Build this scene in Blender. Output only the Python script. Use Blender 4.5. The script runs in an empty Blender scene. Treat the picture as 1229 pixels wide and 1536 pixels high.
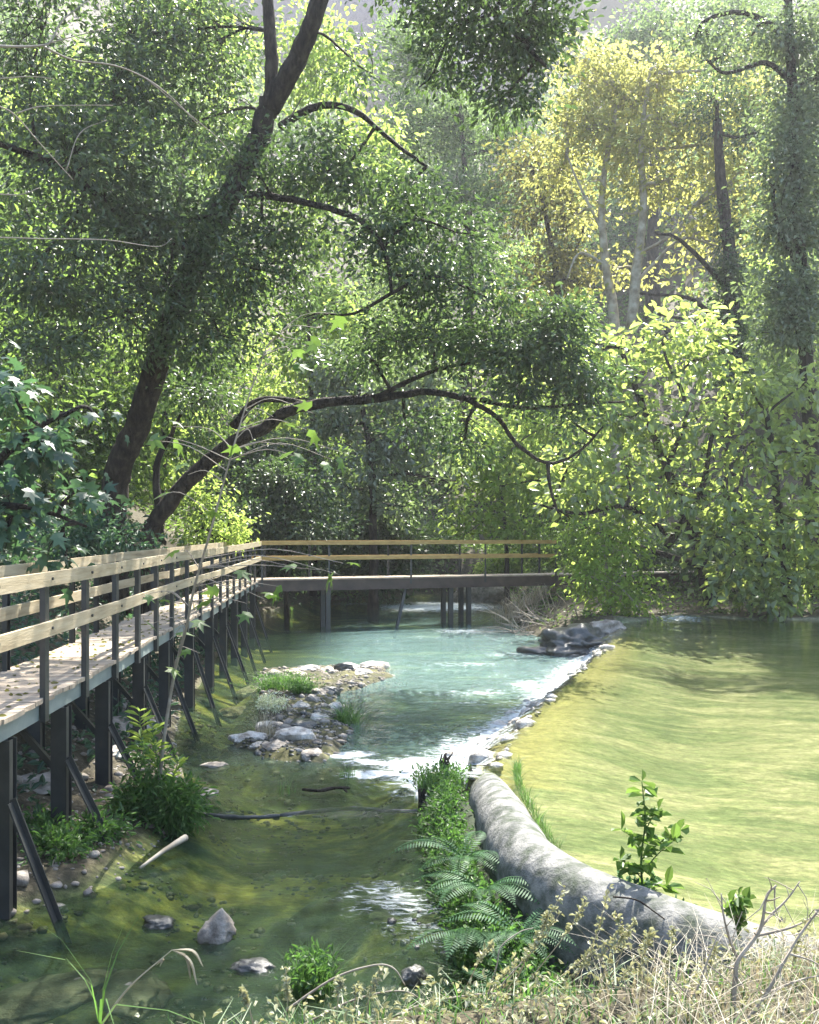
import bpy, math, random
import numpy as np
from mathutils import Vector, noise as mnoise

random.seed(7)
RNG = np.random.default_rng(11)
sc = bpy.context.scene
C = sc.collection

# ------------------------------------------------------------------ camera
CZ = 2.9; F = 1450.0; HX = 614.5; HY = 793.0
cam_d = bpy.data.cameras.new('camera'); cam = bpy.data.objects.new('camera', cam_d); C.objects.link(cam)
cam.location = (0, 0, CZ); cam.rotation_euler = (math.radians(90), 0, 0)
cam_d.sensor_fit = 'VERTICAL'; cam_d.sensor_height = 36.0; cam_d.sensor_width = 28.8
cam_d.lens = F / 1536 * 36.0; cam_d.shift_y = 25 / 1536
cam_d.clip_start = 0.1; cam_d.clip_end = 2000
sc.camera = cam

# ------------------------------------------------------------------ light
SUN_EL = 54.0; SUN_AZ = 19.0          # azimuth from +Y towards +X
w = bpy.data.worlds.new('World'); sc.world = w; w.use_nodes = True
nt = w.node_tree; nt.nodes.clear()
out = nt.nodes.new('ShaderNodeOutputWorld'); bg = nt.nodes.new('ShaderNodeBackground')
sky = nt.nodes.new('ShaderNodeTexSky'); sky.sky_type = 'NISHITA'; sky.sun_disc = False
sky.sun_elevation = math.radians(SUN_EL); sky.sun_rotation = math.radians(SUN_AZ)
sky.air_density = 1.0; sky.dust_density = 1.5
bg.inputs['Strength'].default_value = 0.15
nt.links.new(sky.outputs[0], bg.inputs['Color']); nt.links.new(bg.outputs[0], out.inputs['Surface'])
sd = bpy.data.lights.new('sun', 'SUN'); sd.energy = 5.0; sd.angle = math.radians(0.5); sd.color = (1.0, 0.95, 0.86)
sun = bpy.data.objects.new('sun', sd); C.objects.link(sun)
_e, _a = math.radians(SUN_EL), math.radians(SUN_AZ)
SD = Vector((math.sin(_a) * math.cos(_e), math.cos(_a) * math.cos(_e), math.sin(_e)))
sun.rotation_euler = SD.to_track_quat('Z', 'Y').to_euler(); sun.location = (0, 0, 60)
sc.view_settings.view_transform = 'Standard'; sc.view_settings.look = 'None'
sc.view_settings.exposure = 2.1; sc.view_settings.gamma = 1.0
sc.render.engine = 'CYCLES'
cy = sc.cycles
cy.max_bounces = 7; cy.diffuse_bounces = 3; cy.glossy_bounces = 3; cy.transmission_bounces = 4
cy.transparent_max_bounces = 10; cy.caustics_reflective = False; cy.caustics_refractive = False
cy.volume_bounces = 0; cy.volume_step_rate = 4; cy.volume_max_steps = 64
cy.sample_clamp_indirect = 6.0
cy.use_denoising = True
try: cy.denoiser = 'OPENIMAGEDENOISE'
except Exception: pass

# ------------------------------------------------------------------ helpers
def P(px, py, d): return np.array(((px - HX) / F * d, d, CZ - (py - HY) / F * d))
def PZ(px, py, z=0.0):                 # the point of level z seen at that pixel
    d = (CZ - z) * F / (py - HY); return np.array(((px - HX) / F * d, d, z))
def V(*a): return np.array(a, float)
def nrm(v):
    v = np.asarray(v, float); return v / (np.linalg.norm(v, axis=-1, keepdims=True) + 1e-9)

class MB:
    def __init__(s): s.v = []; s.f = []; s.n = 0; s.big = []
    def add(s, verts, faces):
        s.v.append(np.asarray(verts, float).reshape(-1, 3)); b = s.n
        for f in faces: s.f.append(tuple(i + b for i in f))
        s.n += len(s.v[-1])
    def addq(s, verts, quads):         # numpy quads
        verts = np.asarray(verts, float).reshape(-1, 3)
        s.v.append(verts); s.big.append(np.asarray(quads).reshape(-1, 4) + s.n); s.n += len(verts)
    def box(s, c, dx, dy, dz, ax=None):
        ax = ax if ax is not None else (V(1,0,0), V(0,1,0), V(0,0,1))
        vs = [np.asarray(c) + ax[0]*dx*i/2 + ax[1]*dy*j/2 + ax[2]*dz*k/2 for i in (-1,1) for j in (-1,1) for k in (-1,1)]
        s.add(vs, [(0,1,3,2),(4,6,7,5),(0,4,5,1),(2,3,7,6),(0,2,6,4),(1,5,7,3)])
    def beam(s, p, q, wd, ht, up=(0,0,1)):   # box from p to q
        p = np.asarray(p, float); q = np.asarray(q, float); y = nrm(q - p); x = nrm(np.cross(y, up)); z = np.cross(x, y)
        s.box((p+q)/2, wd, np.linalg.norm(q-p), ht, (x, y, z))
    def tube(s, pts, rad, sides=8, noise=0.0, cap=True):
        pts = np.asarray(pts, float); n = len(pts)
        rad = np.asarray(rad, float) * np.ones(n)
        t = nrm(np.gradient(pts, axis=0)); vs = []
        ref = V(0.31, 0.12, 0.94) if abs(t[0][2]) < .8 else V(1, .1, 0)
        ang = np.arange(sides) / sides * 2 * math.pi
        for i in range(n):
            x = nrm(np.cross(t[i], ref)); y = np.cross(x, t[i]); ref = -np.cross(t[i], x) if False else ref
            rr = rad[i] * (1 + noise * RNG.uniform(-1, 1, sides))
            vs.append(pts[i] + np.cos(ang)[:,None]*x*rr[:,None] + np.sin(ang)[:,None]*y*rr[:,None])
        vs = np.concatenate(vs)
        a = np.arange(sides); b = (a + 1) % sides; q = []
        for i in range(n - 1): q.append(np.stack([i*sides+a, i*sides+b, (i+1)*sides+b, (i+1)*sides+a], 1))
        base = s.n; s.addq(vs, np.concatenate(q))
        if cap and sides >= 5:
            s.f.append(tuple(base + i for i in range(sides)[::-1])); s.f.append(tuple(base + (n-1)*sides + i for i in range(sides)))
    def build(s, name, mat, parent=None, smooth=False, loc=None):
        me = bpy.data.meshes.new(name)
        v = np.concatenate(s.v) if s.v else np.zeros((0, 3))
        if loc is not None: v = v - np.asarray(loc)
        q = np.concatenate(s.big) if s.big else np.zeros((0, 4), int)
        sizes = [4]*len(q) + [len(f) for f in s.f]
        loops = np.concatenate([q.ravel(), np.array([i for f in s.f for i in f], int)]).astype(np.int32)
        me.vertices.add(len(v)); me.vertices.foreach_set('co', v.astype(np.float32).ravel())
        me.loops.add(len(loops)); me.loops.foreach_set('vertex_index', loops)
        me.polygons.add(len(sizes))
        st = np.concatenate([[0], np.cumsum(sizes)[:-1]]).astype(np.int32)
        me.polygons.foreach_set('loop_start', st)
        me.polygons.foreach_set('use_smooth', np.full(len(sizes), smooth))
        me.update(calc_edges=True); me.validate()
        me.materials.append(mat)
        o = bpy.data.objects.new(name, me); C.objects.link(o)
        if parent is not None: o.parent = parent
        elif loc is not None: o.location = loc
        return o

def tag(o, label=None, cat=None, group=None, kind=None):
    if label: o['label'] = label
    if cat: o['category'] = cat
    if group: o['group'] = group
    if kind: o['kind'] = kind
    return o
def empty(name, loc, label, cat, group=None):
    o = bpy.data.objects.new(name, None); C.objects.link(o); o.location = tuple(loc); o.empty_display_size = .3
    return tag(o, label, cat, group)
def smooth_line(pts, k=5):             # Catmull-Rom
    pts = np.asarray(pts, float)
    if len(pts) < 3: return np.array([pts[0] + (pts[-1]-pts[0])*t for t in np.linspace(0, 1, k+1)])
    p = np.vstack([2*pts[0]-pts[1], pts, 2*pts[-1]-pts[-2]]); o = []
    for i in range(1, len(p) - 2):
        for t in np.linspace(0, 1, k, endpoint=False):
            a, b, c, d = p[i-1], p[i], p[i+1], p[i+2]
            o.append(.5*((2*b)+(-a+c)*t+(2*a-5*b+4*c-d)*t*t+(-a+3*b-3*c+d)*t**3))
    o.append(pts[-1]); return np.array(o)
def fbm(x, y, s=1.0, seed=0.0, octs=4):
    r = 0; a = 1.0; tot = 0
    for k in range(octs):
        f = s * 2**k; q = seed + 13.1*k
        r = r + a*np.sin(x*f*1.13 + q + 1.7*np.sin(y*f*.73 + q*2.1))*np.cos(y*f*.97 - q*1.3 + 1.9*np.sin(x*f*.61 - q))
        tot += a; a *= .55
    return r / tot
def smst(a, b, x): t = np.clip((x-a)/(b-a), 0, 1); return t*t*(3-2*t)
def sdf(poly, X, Y):                    # negative inside
    poly = np.asarray(poly, float); sh = X.shape; x = X.ravel(); y = Y.ravel()
    d = np.full(x.shape, 1e9); ins = np.zeros(x.shape, bool); n = len(poly)
    for i in range(n):
        a = poly[i]; b = poly[(i+1) % n]; e = b - a
        t = np.clip(((x-a[0])*e[0] + (y-a[1])*e[1]) / (e @ e), 0, 1)
        d = np.minimum(d, np.hypot(x - a[0] - t*e[0], y - a[1] - t*e[1]))
        c = ((a[1] > y) != (b[1] > y)) & (x < (b[0]-a[0])*(y-a[1])/((b[1]-a[1]) if abs(b[1]-a[1]) > 1e-12 else 1e-12) + a[0]); ins ^= c
    return np.where(ins, -d, d).reshape(sh)

# ------------------------------------------------------------------ materials
def newmat(name):
    m = bpy.data.materials.new(name); m.use_nodes = True; n = m.node_tree; n.nodes.clear()
    o = n.nodes.new('ShaderNodeOutputMaterial'); return m, n, o
def N(n, t, **k):
    x = n.nodes.new('ShaderNode' + t)
    for a, b in k.items():
        if a.startswith('_'): setattr(x, a[1:], b)
        else: x.inputs[a.replace('__', ' ')].default_value = b
    return x
def ramp(n, fac, stops):
    r = n.nodes.new('ShaderNodeValToRGB'); e = r.color_ramp.elements
    while len(e) < len(stops): e.new(.5)
    for i, (p, c) in enumerate(stops): e[i].position = p; e[i].color = (*c, 1) if len(c) == 3 else c
    n.links.new(fac, r.inputs[0]); return r
def coords(n, scale=(1,1,1), obj=True):
    if obj:
        tc = N(n, 'TexCoord'); s = tc.outputs['Object']
    else:
        g = N(n, 'NewGeometry'); s = g.outputs['Position']
    mp = N(n, 'Mapping'); mp.inputs['Scale'].default_value = scale; n.links.new(s, mp.inputs[0]); return mp.outputs[0]
def surf(name, stops, scale=3, detail=6, rough=.85, bump=.3, bscale=None, stretch=(1,1,1), spec=.3, metal=0, bdist=.02):
    m, n, o = newmat(name); p = N(n, 'BsdfPrincipled', Roughness=rough, Metallic=metal); p.inputs['Specular IOR Level'].default_value = spec
    co = coords(n, stretch, False)
    t = N(n, 'TexNoise', Scale=scale, Detail=detail, Roughness=.6); n.links.new(co, t.inputs['Vector'])
    r = ramp(n, t.outputs[0], stops); n.links.new(r.outputs[0], p.inputs['Base Color'])
    t2 = N(n, 'TexNoise', Scale=bscale or scale*4, Detail=6, Roughness=.65); n.links.new(co, t2.inputs['Vector'])
    b = N(n, 'Bump', Strength=bump, Distance=bdist); n.links.new(t2.outputs[0], b.inputs['Height']); n.links.new(b.outputs[0], p.inputs['Normal'])
    n.links.new(p.outputs[0], o.inputs[0]); return m
def leafmat(name, stops, trans=(.18,.32,.03), tf=.45, rough=.42, spec=.5):
    m, n, o = newmat(name)
    g = N(n, 'NewGeometry'); r = ramp(n, g.outputs['Random Per Island'], stops)
    p = N(n, 'BsdfPrincipled', Roughness=rough); p.inputs['Specular IOR Level'].default_value = spec
    n.links.new(r.outputs[0], p.inputs['Base Color'])
    tr = N(n, 'BsdfTranslucent')
    mx = N(n, 'Mix', _data_type='RGBA', _blend_type='MULTIPLY'); mx.inputs[0].default_value = 1
    r2 = ramp(n, g.outputs['Random Per Island'], [(0, tuple(c*.65 for c in trans)), (.5, trans), (1, tuple(min(c*1.45, .9) for c in trans))])
    n.links.new(r2.outputs[0], tr.inputs['Color'])
    ms = N(n, 'MixShader'); ms.inputs[0].default_value = tf
    n.links.new(p.outputs[0], ms.inputs[1]); n.links.new(tr.outputs[0], ms.inputs[2]); n.links.new(ms.outputs[0], o.inputs[0])
    n.nodes.remove(mx); return m

M = {}
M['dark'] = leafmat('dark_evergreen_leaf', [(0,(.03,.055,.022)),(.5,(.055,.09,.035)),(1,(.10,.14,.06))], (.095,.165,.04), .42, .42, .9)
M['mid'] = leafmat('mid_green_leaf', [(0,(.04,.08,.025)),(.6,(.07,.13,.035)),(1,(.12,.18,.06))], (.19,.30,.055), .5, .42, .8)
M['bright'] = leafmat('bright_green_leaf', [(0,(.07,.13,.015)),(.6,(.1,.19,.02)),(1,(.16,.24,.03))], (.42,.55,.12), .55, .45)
M['yellow'] = leafmat('yellow_autumn_leaf', [(0,(.13,.17,.05)),(.45,(.22,.24,.06)),(.85,(.30,.27,.08)),(1,(.26,.15,.05))], (.55,.56,.16), .5, .5)
M['olive'] = leafmat('olive_brown_leaf', [(0,(.07,.08,.03)),(.6,(.12,.12,.04)),(1,(.2,.15,.05))], (.28,.28,.06), .45, .5)
M['pale'] = leafmat('pale_grey_green_leaf', [(0,(.07,.12,.06)),(.6,(.11,.17,.08)),(1,(.16,.22,.11))], (.24,.36,.11), .45, .5)
M['fig'] = leafmat('broad_fig_leaf', [(0,(.05,.09,.04)),(.5,(.09,.14,.06)),(.85,(.17,.21,.12)),(1,(.28,.31,.22))], (.46,.58,.13), .52, .38, 1.0)  # palest leaf tones imitate white sun highlights
M['silver'] = leafmat('glossy_silver_leaf', [(0,(.07,.10,.05)),(.6,(.13,.16,.10)),(1,(.27,.29,.23))], (.22,.31,.10), .42, .42, 1.0)
M['teal'] = leafmat('dark_teal_leaf', [(0,(.03,.07,.045)),(.6,(.05,.1,.06)),(1,(.08,.14,.08))], (.08,.17,.06), .4, .45)  # dark teal is the leaf's own colour
M['maple'] = leafmat('lobed_green_leaf', [(0,(.06,.13,.025)),(.7,(.09,.18,.03)),(1,(.13,.2,.04))], (.17,.28,.05), .45, .45)
M['grass'] = leafmat('green_grass_blade', [(0,(.035,.09,.02)),(.6,(.06,.13,.03)),(1,(.1,.17,.05))], (.13,.28,.05), .4, .5)
M['dry'] = leafmat('dry_straw_blade', [(0,(.26,.23,.16)),(.5,(.4,.36,.27)),(1,(.56,.52,.42))], (.4,.33,.2), .3, .6, .3)
M['seed'] = leafmat('dry_seed_head', [(0,(.2,.22,.12)),(.5,(.34,.35,.22)),(1,(.5,.49,.36))], (.35,.34,.14), .3, .6, .3)
M['white'] = leafmat('white_flower', [(0,(.5,.55,.3)),(.5,(.7,.72,.5)),(1,(.82,.82,.7))], (.5,.55,.3), .3, .6, .3)
M['fern'] = leafmat('fern_frond', [(0,(.03,.085,.035)),(.6,(.05,.12,.05)),(1,(.08,.17,.08))], (.08,.2,.05), .35, .6, .25)
M['bark'] = surf('dark_bark', [(.35,(.010,.008,.006)),(.5,(.035,.026,.019)),(.65,(.075,.06,.045))], 9, stretch=(1,1,.3), bump=1, bscale=12, bdist=.14)
M['palebark'] = surf('pale_bark', [(.35,(.2,.17,.12)),(.65,(.42,.38,.3))], 3, bump=.4)
M['twig'] = surf('grey_twig', [(.3,(.2,.17,.13)),(.7,(.38,.33,.27))], 9, bump=.2)
M['wood'] = surf('pale_wood_plank', [(.25,(.17,.13,.08)),(.42,(.33,.27,.17)),(.75,(.46,.40,.28))], 2.2, stretch=(6,.55,9), bump=.25, bscale=9, rough=.7)
M['wood2'] = surf('orange_wood_plank', [(.25,(.28,.17,.06)),(.5,(.42,.27,.1)),(.75,(.52,.36,.15))], 2.2, stretch=(.55,6,9), bump=.25, bscale=9, rough=.7)
M['deck'] = surf('weathered_deck_board', [(.25,(.22,.17,.13)),(.5,(.34,.28,.21)),(.75,(.46,.39,.3))], 2.5, stretch=(.7,6,3), bump=.35, bscale=9, rough=.8)
M['steel'] = surf('dark_painted_steel', [(.3,(.018,.02,.02)),(.6,(.035,.037,.035)),(.8,(.07,.05,.035))], 5, rough=.45, bump=.1, spec=.5)
M['channel'] = surf('grey_painted_channel', [(.3,(.16,.2,.19)),(.7,(.24,.28,.26))], 3, rough=.5, bump=.08, spec=.5)
M['concrete'] = surf('grey_rounded_concrete', [(.32,(.05,.065,.04)),(.45,(.11,.115,.10)),(.55,(.18,.18,.165)),(.7,(.29,.28,.25))], 7, bump=.8, bscale=28, rough=.9, bdist=.018, detail=12)
M['rock'] = surf('river_rock', [(.3,(.12,.10,.08)),(.55,(.27,.24,.2)),(.75,(.45,.41,.36))], 7, bump=.7, rough=.8)
M['tufa'] = surf('pale_encrusted_stone', [(.3,(.22,.19,.15)),(.5,(.5,.46,.4)),(.7,(.72,.69,.62))], 9, bump=.9, rough=.8, bdist=.04)
M['wetrock'] = surf('wet_dark_rock', [(.3,(.02,.022,.02)),(.6,(.06,.062,.055)),(.8,(.16,.15,.13))], 5, bump=.8, rough=.35, spec=.6)
M['cliff'] = surf('purple_grey_cliff', [(.3,(.1,.08,.1)),(.55,(.19,.15,.17)),(.75,(.3,.25,.26))], .12, stretch=(1,1,.5), bump=1, bscale=.5, bdist=2, rough=.95)

def ground_mat():
    m, n, o = newmat('bank_and_bed'); p = N(n, 'BsdfPrincipled', Roughness=.85); p.inputs['Specular IOR Level'].default_value = .25
    co = coords(n, (1,1,1), False)
    at = N(n, 'Attribute'); at.attribute_name = 'zone'          # 0 bank, 1 river bed, 2 pool bed
    sep = N(n, 'SeparateColor'); n.links.new(at.outputs['Color'], sep.inputs[0])
    t = N(n, 'TexNoise', Scale=1.6, Detail=8, Roughness=.65); n.links.new(co, t.inputs['Vector'])
    t3 = N(n, 'TexNoise', Scale=12, Detail=6, Roughness=.7); n.links.new(co, t3.inputs['Vector'])
    bank = ramp(n, t3.outputs[0], [(.3,(.025,.024,.014)),(.5,(.06,.052,.032)),(.7,(.13,.11,.075))])
    co2 = coords(n, (.6,1.4,1), False)
    t4 = N(n, 'TexNoise', Scale=1.1, Detail=7, Roughness=.62); n.links.new(co2, t4.inputs['Vector'])
    bed = ramp(n, t4.outputs[0], [(.34,(.015,.028,.012)),(.46,(.035,.055,.02)),(.54,(.08,.11,.03)),(.61,(.24,.25,.06)),(.74,(.38,.33,.14))])  # yellow stops add painted sun patches to the bed's algae greens
    co5 = coords(n, (.5,1.3,1), False); t5 = N(n, 'TexNoise', Scale=.9, Detail=14, Roughness=.78, Distortion=.5); n.links.new(co5, t5.inputs['Vector'])
    pool = ramp(n, t5.outputs[0], [(.36,(.065,.10,.05)),(.46,(.15,.18,.10)),(.54,(.26,.26,.17)),(.64,(.42,.40,.30))])  # dark stops paint shade streaks into the pool bed
    a = N(n, 'Mix', _data_type='RGBA'); n.links.new(sep.outputs[0], a.inputs[0]); n.links.new(bank.outputs[0], a.inputs[6]); n.links.new(bed.outputs[0], a.inputs[7])
    b = N(n, 'Mix', _data_type='RGBA'); n.links.new(sep.outputs[1], b.inputs[0]); n.links.new(a.outputs[2], b.inputs[6]); n.links.new(pool.outputs[0], b.inputs[7])
    c = N(n, 'Mix', _data_type='RGBA'); n.links.new(sep.outputs[2], c.inputs[0]); n.links.new(b.outputs[2], c.inputs[6]); c.inputs[7].default_value = (.32,.28,.13,1)
    vo = N(n, 'TexVoronoi', Scale=22); n.links.new(co, vo.inputs['Vector']); t8 = N(n, 'TexNoise', Scale=9, Detail=8, Roughness=.8); n.links.new(co2, t8.inputs['Vector'])
    vr = ramp(n, t8.outputs[0], [(.35,(.45,.45,.45)),(.5,(.95,.95,.95)),(.65,(1.5,1.5,1.45))]); vs2 = N(n, 'SeparateColor'); n.links.new(vo.outputs['Color'], vs2.inputs[0]); vr2 = ramp(n, vs2.outputs[0], [(0,(.6,.6,.58)),(1,(1.25,1.22,1.15))])
    e1 = N(n, 'Mix', _data_type='RGBA', _blend_type='MULTIPLY'); e1.inputs[0].default_value = .75; n.links.new(c.outputs[2], e1.inputs[6]); n.links.new(vr.outputs[0], e1.inputs[7])
    e2 = N(n, 'Mix', _data_type='RGBA', _blend_type='MULTIPLY'); e2.inputs[0].default_value = .6; n.links.new(e1.outputs[2], e2.inputs[6]); n.links.new(vr2.outputs[0], e2.inputs[7])
    n.links.new(e2.outputs[2], p.inputs['Base Color'])
    bp = N(n, 'Bump', Strength=.6, Distance=.05); n.links.new(t3.outputs[0], bp.inputs['Height']); n.links.new(bp.outputs[0], p.inputs['Normal'])
    n.links.new(p.outputs[0], o.inputs[0]); return m

def water_mat(name, tint, turbid, tf, bump=.2, scale=5.0, stretch=(1,2.2,1), rough=.03, foamlo=.42, foamhi=.62, bdist=.02, base=.03):
    m, n, o = newmat(name); co = coords(n, stretch, False)
    t = N(n, 'TexNoise', Scale=scale, Detail=5, Roughness=.55, Distortion=.6); n.links.new(co, t.inputs['Vector'])
    t2 = N(n, 'TexNoise', Scale=scale*.23, Detail=2); n.links.new(co, t2.inputs['Vector'])
    ad = N(n, 'Math', _operation='MULTIPLY_ADD'); n.links.new(t2.outputs[0], ad.inputs[0]); ad.inputs[1].default_value = 1.2; n.links.new(t.outputs[0], ad.inputs[2])
    t9 = N(n, 'TexNoise', Scale=scale*4.3, Detail=3, Roughness=.5, Distortion=.3); n.links.new(co, t9.inputs['Vector'])
    ad9 = N(n, 'Math', _operation='MULTIPLY_ADD'); n.links.new(t9.outputs[0], ad9.inputs[0]); ad9.inputs[1].default_value = .28; n.links.new(ad.outputs[0], ad9.inputs[2])
    at = N(n, 'Attribute'); at.attribute_name = 'foam'; sep = N(n, 'SeparateColor'); n.links.new(at.outputs['Color'], sep.inputs[0])
    hs = N(n, 'Math', _operation='MULTIPLY_ADD'); n.links.new(sep.outputs[1], hs.inputs[0]); hs.inputs[1].default_value = 1.6; hs.inputs[2].default_value = .3
    ad = N(n, 'Math', _operation='MULTIPLY'); n.links.new(ad9.outputs[0], ad.inputs[0]); n.links.new(hs.outputs[0], ad.inputs[1])
    b = N(n, 'Bump', Strength=bump, Distance=bdist); n.links.new(ad.outputs[0], b.inputs['Height'])
    fr = N(n, 'Fresnel', IOR=1.33); n.links.new(b.outputs[0], fr.inputs['Normal'])
    gl = N(n, 'BsdfGlossy', Roughness=rough); n.links.new(b.outputs[0], gl.inputs['Normal']); gl.inputs['Color'].default_value = (1,1,1,1)
    tr = N(n, 'BsdfTransparent'); tr.inputs['Color'].default_value = (*tint, 1)
    df = N(n, 'BsdfDiffuse')
    mc = N(n, 'Mix', _data_type='RGBA'); n.links.new(sep.outputs[1], mc.inputs[0]); mc.inputs[6].default_value = (.016,.034,.016,1); mc.inputs[7].default_value = (*turbid, 1); n.links.new(mc.outputs[2], df.inputs['Color'])
    mt = N(n, 'Mix', _data_type='RGBA'); n.links.new(sep.outputs[1], mt.inputs[0]); mt.inputs[6].default_value = (.82,.86,.62,1); mt.inputs[7].default_value = (*tint, 1); n.links.new(mt.outputs[2], tr.inputs['Color'])
    tm = N(n, 'Math', _operation='MULTIPLY'); n.links.new(sep.outputs[1], tm.inputs[0]); tm.inputs[1].default_value = tf - base
    ta = N(n, 'Math', _operation='ADD', _use_clamp=True); n.links.new(tm.outputs[0], ta.inputs[0]); ta.inputs[1].default_value = base
    body = N(n, 'MixShader'); n.links.new(ta.outputs[0], body.inputs[0]); n.links.new(tr.outputs[0], body.inputs[1]); n.links.new(df.outputs[0], body.inputs[2])
    wat = N(n, 'MixShader'); n.links.new(fr.outputs[0], wat.inputs[0]); n.links.new(body.outputs[0], wat.inputs[1]); n.links.new(gl.outputs[0], wat.inputs[2])
    # foam: froth where the surface breaks, and sky glare painted white midstream
    cf = coords(n, (1, 2.3, 1), False)
    tf1 = N(n, 'TexNoise', Scale=7, Detail=9, Roughness=.72, Distortion=.8); n.links.new(cf, tf1.inputs['Vector'])
    s1 = N(n, 'Math', _operation='ADD'); n.links.new(sep.outputs[0], s1.inputs[0]); n.links.new(tf1.outputs[0], s1.inputs[1])
    mr = N(n, 'MapRange'); n.links.new(s1.outputs[0], mr.inputs[0]); mr.inputs[1].default_value = .72; mr.inputs[2].default_value = .9
    fo = N(n, 'BsdfDiffuse'); fo.inputs['Color'].default_value = (.52,.56,.56,1)
    fb = N(n, 'Bump', Strength=.8, Distance=.05); n.links.new(tf1.outputs[0], fb.inputs['Height']); n.links.new(fb.outputs[0], fo.inputs['Normal'])
    fin = N(n, 'MixShader'); n.links.new(mr.outputs[0], fin.inputs[0]); n.links.new(wat.outputs[0], fin.inputs[1]); n.links.new(fo.outputs[0], fin.inputs[2])
    n.links.new(fin.outputs[0], o.inputs[0]); return m
M['ground'] = ground_mat()
M['river'] = water_mat('river_water', (.62,.80,.70), (.15,.25,.24), .45, bump=.75, scale=3.4, bdist=.035, base=.26)
M['pool'] = water_mat('pool_water', (.92,.94,.9), (.2,.24,.13), .15, bump=.22, scale=3.6, stretch=(1,3,1))

# ------------------------------------------------------------------ terrain
RIVER = [(-7,1),(-5.2,4),(-4.3,6.6),(-3.3,7.0),(-2.55,7.9),(-2.4,9.3),(-2.5,11),(-3.1,13),(-3.5,15),(-3.9,19),(-4.4,23),(-5.2,28),(-5.0,33),(-3.6,37),(-1,39.5),
         (3.4,40),(3.5,37),(3.3,34),(3.2,29),(3.2,26),(3.7,23.4),(4.1,21.5),(2.25,16),(1.05,13),(.35,11.4),(.15,10.5),(.3,9.6),(.45,9),(.6,8),(.6,7),(.75,6.2),(1.0,5.3),
         (.8,4.9),(0,4.7),(-1,4.3),(-2.6,3.2),(-5,1)]
POOL = [(.8,9.5),(1.25,11),(1.9,13.4),(2.8,16),(3.9,19.3),(4.9,22.6),(5.3,24.5),(8,25.3),(11,25.5),(16,24),(20,18),(19,10),(14,6.5),(8,5.6),(3.5,5.4),(2.3,5.35),(1.95,5.6),(1.5,6.1),(1.12,6.9),(1.02,7.6),(1.0,8.4),(.93,9.2)]
SPIT = [(-2.35,12.7),(-1.9,12.0),(-1.0,11.6),(-.85,12.6),(-.75,13.6),(-1.15,15),(-1.2,16.4),(-.25,18.6),(-.5,19.5),(-1.8,19.8),(-3.0,19.3),(-2.6,16.5),(-2.1,14.4)]
BAR = [PZ(a,b)[:2] for a,b in ((470,1345),(520,1322),(590,1312),(650,1325),(690,1400),(670,1430),(620,1425),(560,1385),(500,1372))]
def H(x, y, full=False):
    x = np.asarray(x, float); y = np.asarray(y, float); sh = np.broadcast(x, y).shape; x = np.broadcast_to(x, sh).astype(float); y = np.broadcast_to(y, sh).astype(float)
    r = sdf(RIVER, x, y); p = sdf(POOL, x, y)
    left = smst(1.5, -2.5, x)
    hb = .12 + 2.0*smst(0, 4.5, r)*left + (1-left)*(.5 + .3*smst(.5, 8, p) + 1.3*smst(9, 22, p))*smst(0, 1.6, r)
    near = smst(5.9, 3.9, y)                                    # the bank the photograph is taken from
    hb = hb*(1-near) + near*(1.0 + .25*smst(4, 2, y) - .10*smst(0, 3, x)*smst(3,5,y))*smst(-.05, .95, r) + near*.02
    hill = .55*np.maximum(0, y-47) + .012*np.maximum(0, y-85)**1.5 + .62*np.maximum(0, -8.5-x) + .5*np.maximum(0, x-14 )*smst(5, 30, y)
    h = hb + hill*(1 + .15*fbm(x, y, .09, 3)) + .10*fbm(x, y, .9, 1)*smst(.1, 1.5, r) + .03*fbm(x, y, 4, 5)
    bed = -.32*smst(0, .9, -r) - .03 + .035*fbm(x, y, 1.3, 2, 3)
    inr = smst(.22, -.12, r); h = h*(1-inr) + bed*inr
    s = sdf(SPIT, x, y); h = np.where(s < .5, np.maximum(h, .13 - .45*smst(-.25, .5, s) + .06*fbm(x, y, 5, 8)), h)
    s2 = sdf(BAR, x, y); h = np.where(s2 < .4, np.maximum(h, -.035 - .25*smst(-.1, .4, s2) + .05*fbm(x, y, 6, 9)), h)
    # apron between the pool's lip and the river
    ap = (p > 0) & (p < 2.0) & (r > -.3) & (y > 9.3) & (y < 23.3) & (x < 5.4) & (x > .05) & (y > 10.3 - .5*x)
    a = np.clip(p / np.maximum(p + np.maximum(r, 0), .05), 0, 1)
    h = np.where(ap, .455*(1-a)**.8 + .02 + .06*fbm(x, y, 4.2, 4)*(a*(1-a)*4), h)
    pb = .5 - .06 - .30*smst(.0, 2.2, -p) - .10*smst(2, 5, -p) + .03*fbm(x, y, 1.1, 6, 3)
    inp = smst(.12, -.1, p); inp = np.where(ap, (p < 0)*1.0, inp)
    h = h*(1-inp) + pb*inp
    if full: return h, r, p, ap
    return h
def h1(x, y): return float(H(np.array([x]), np.array([y]))[0])

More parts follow.
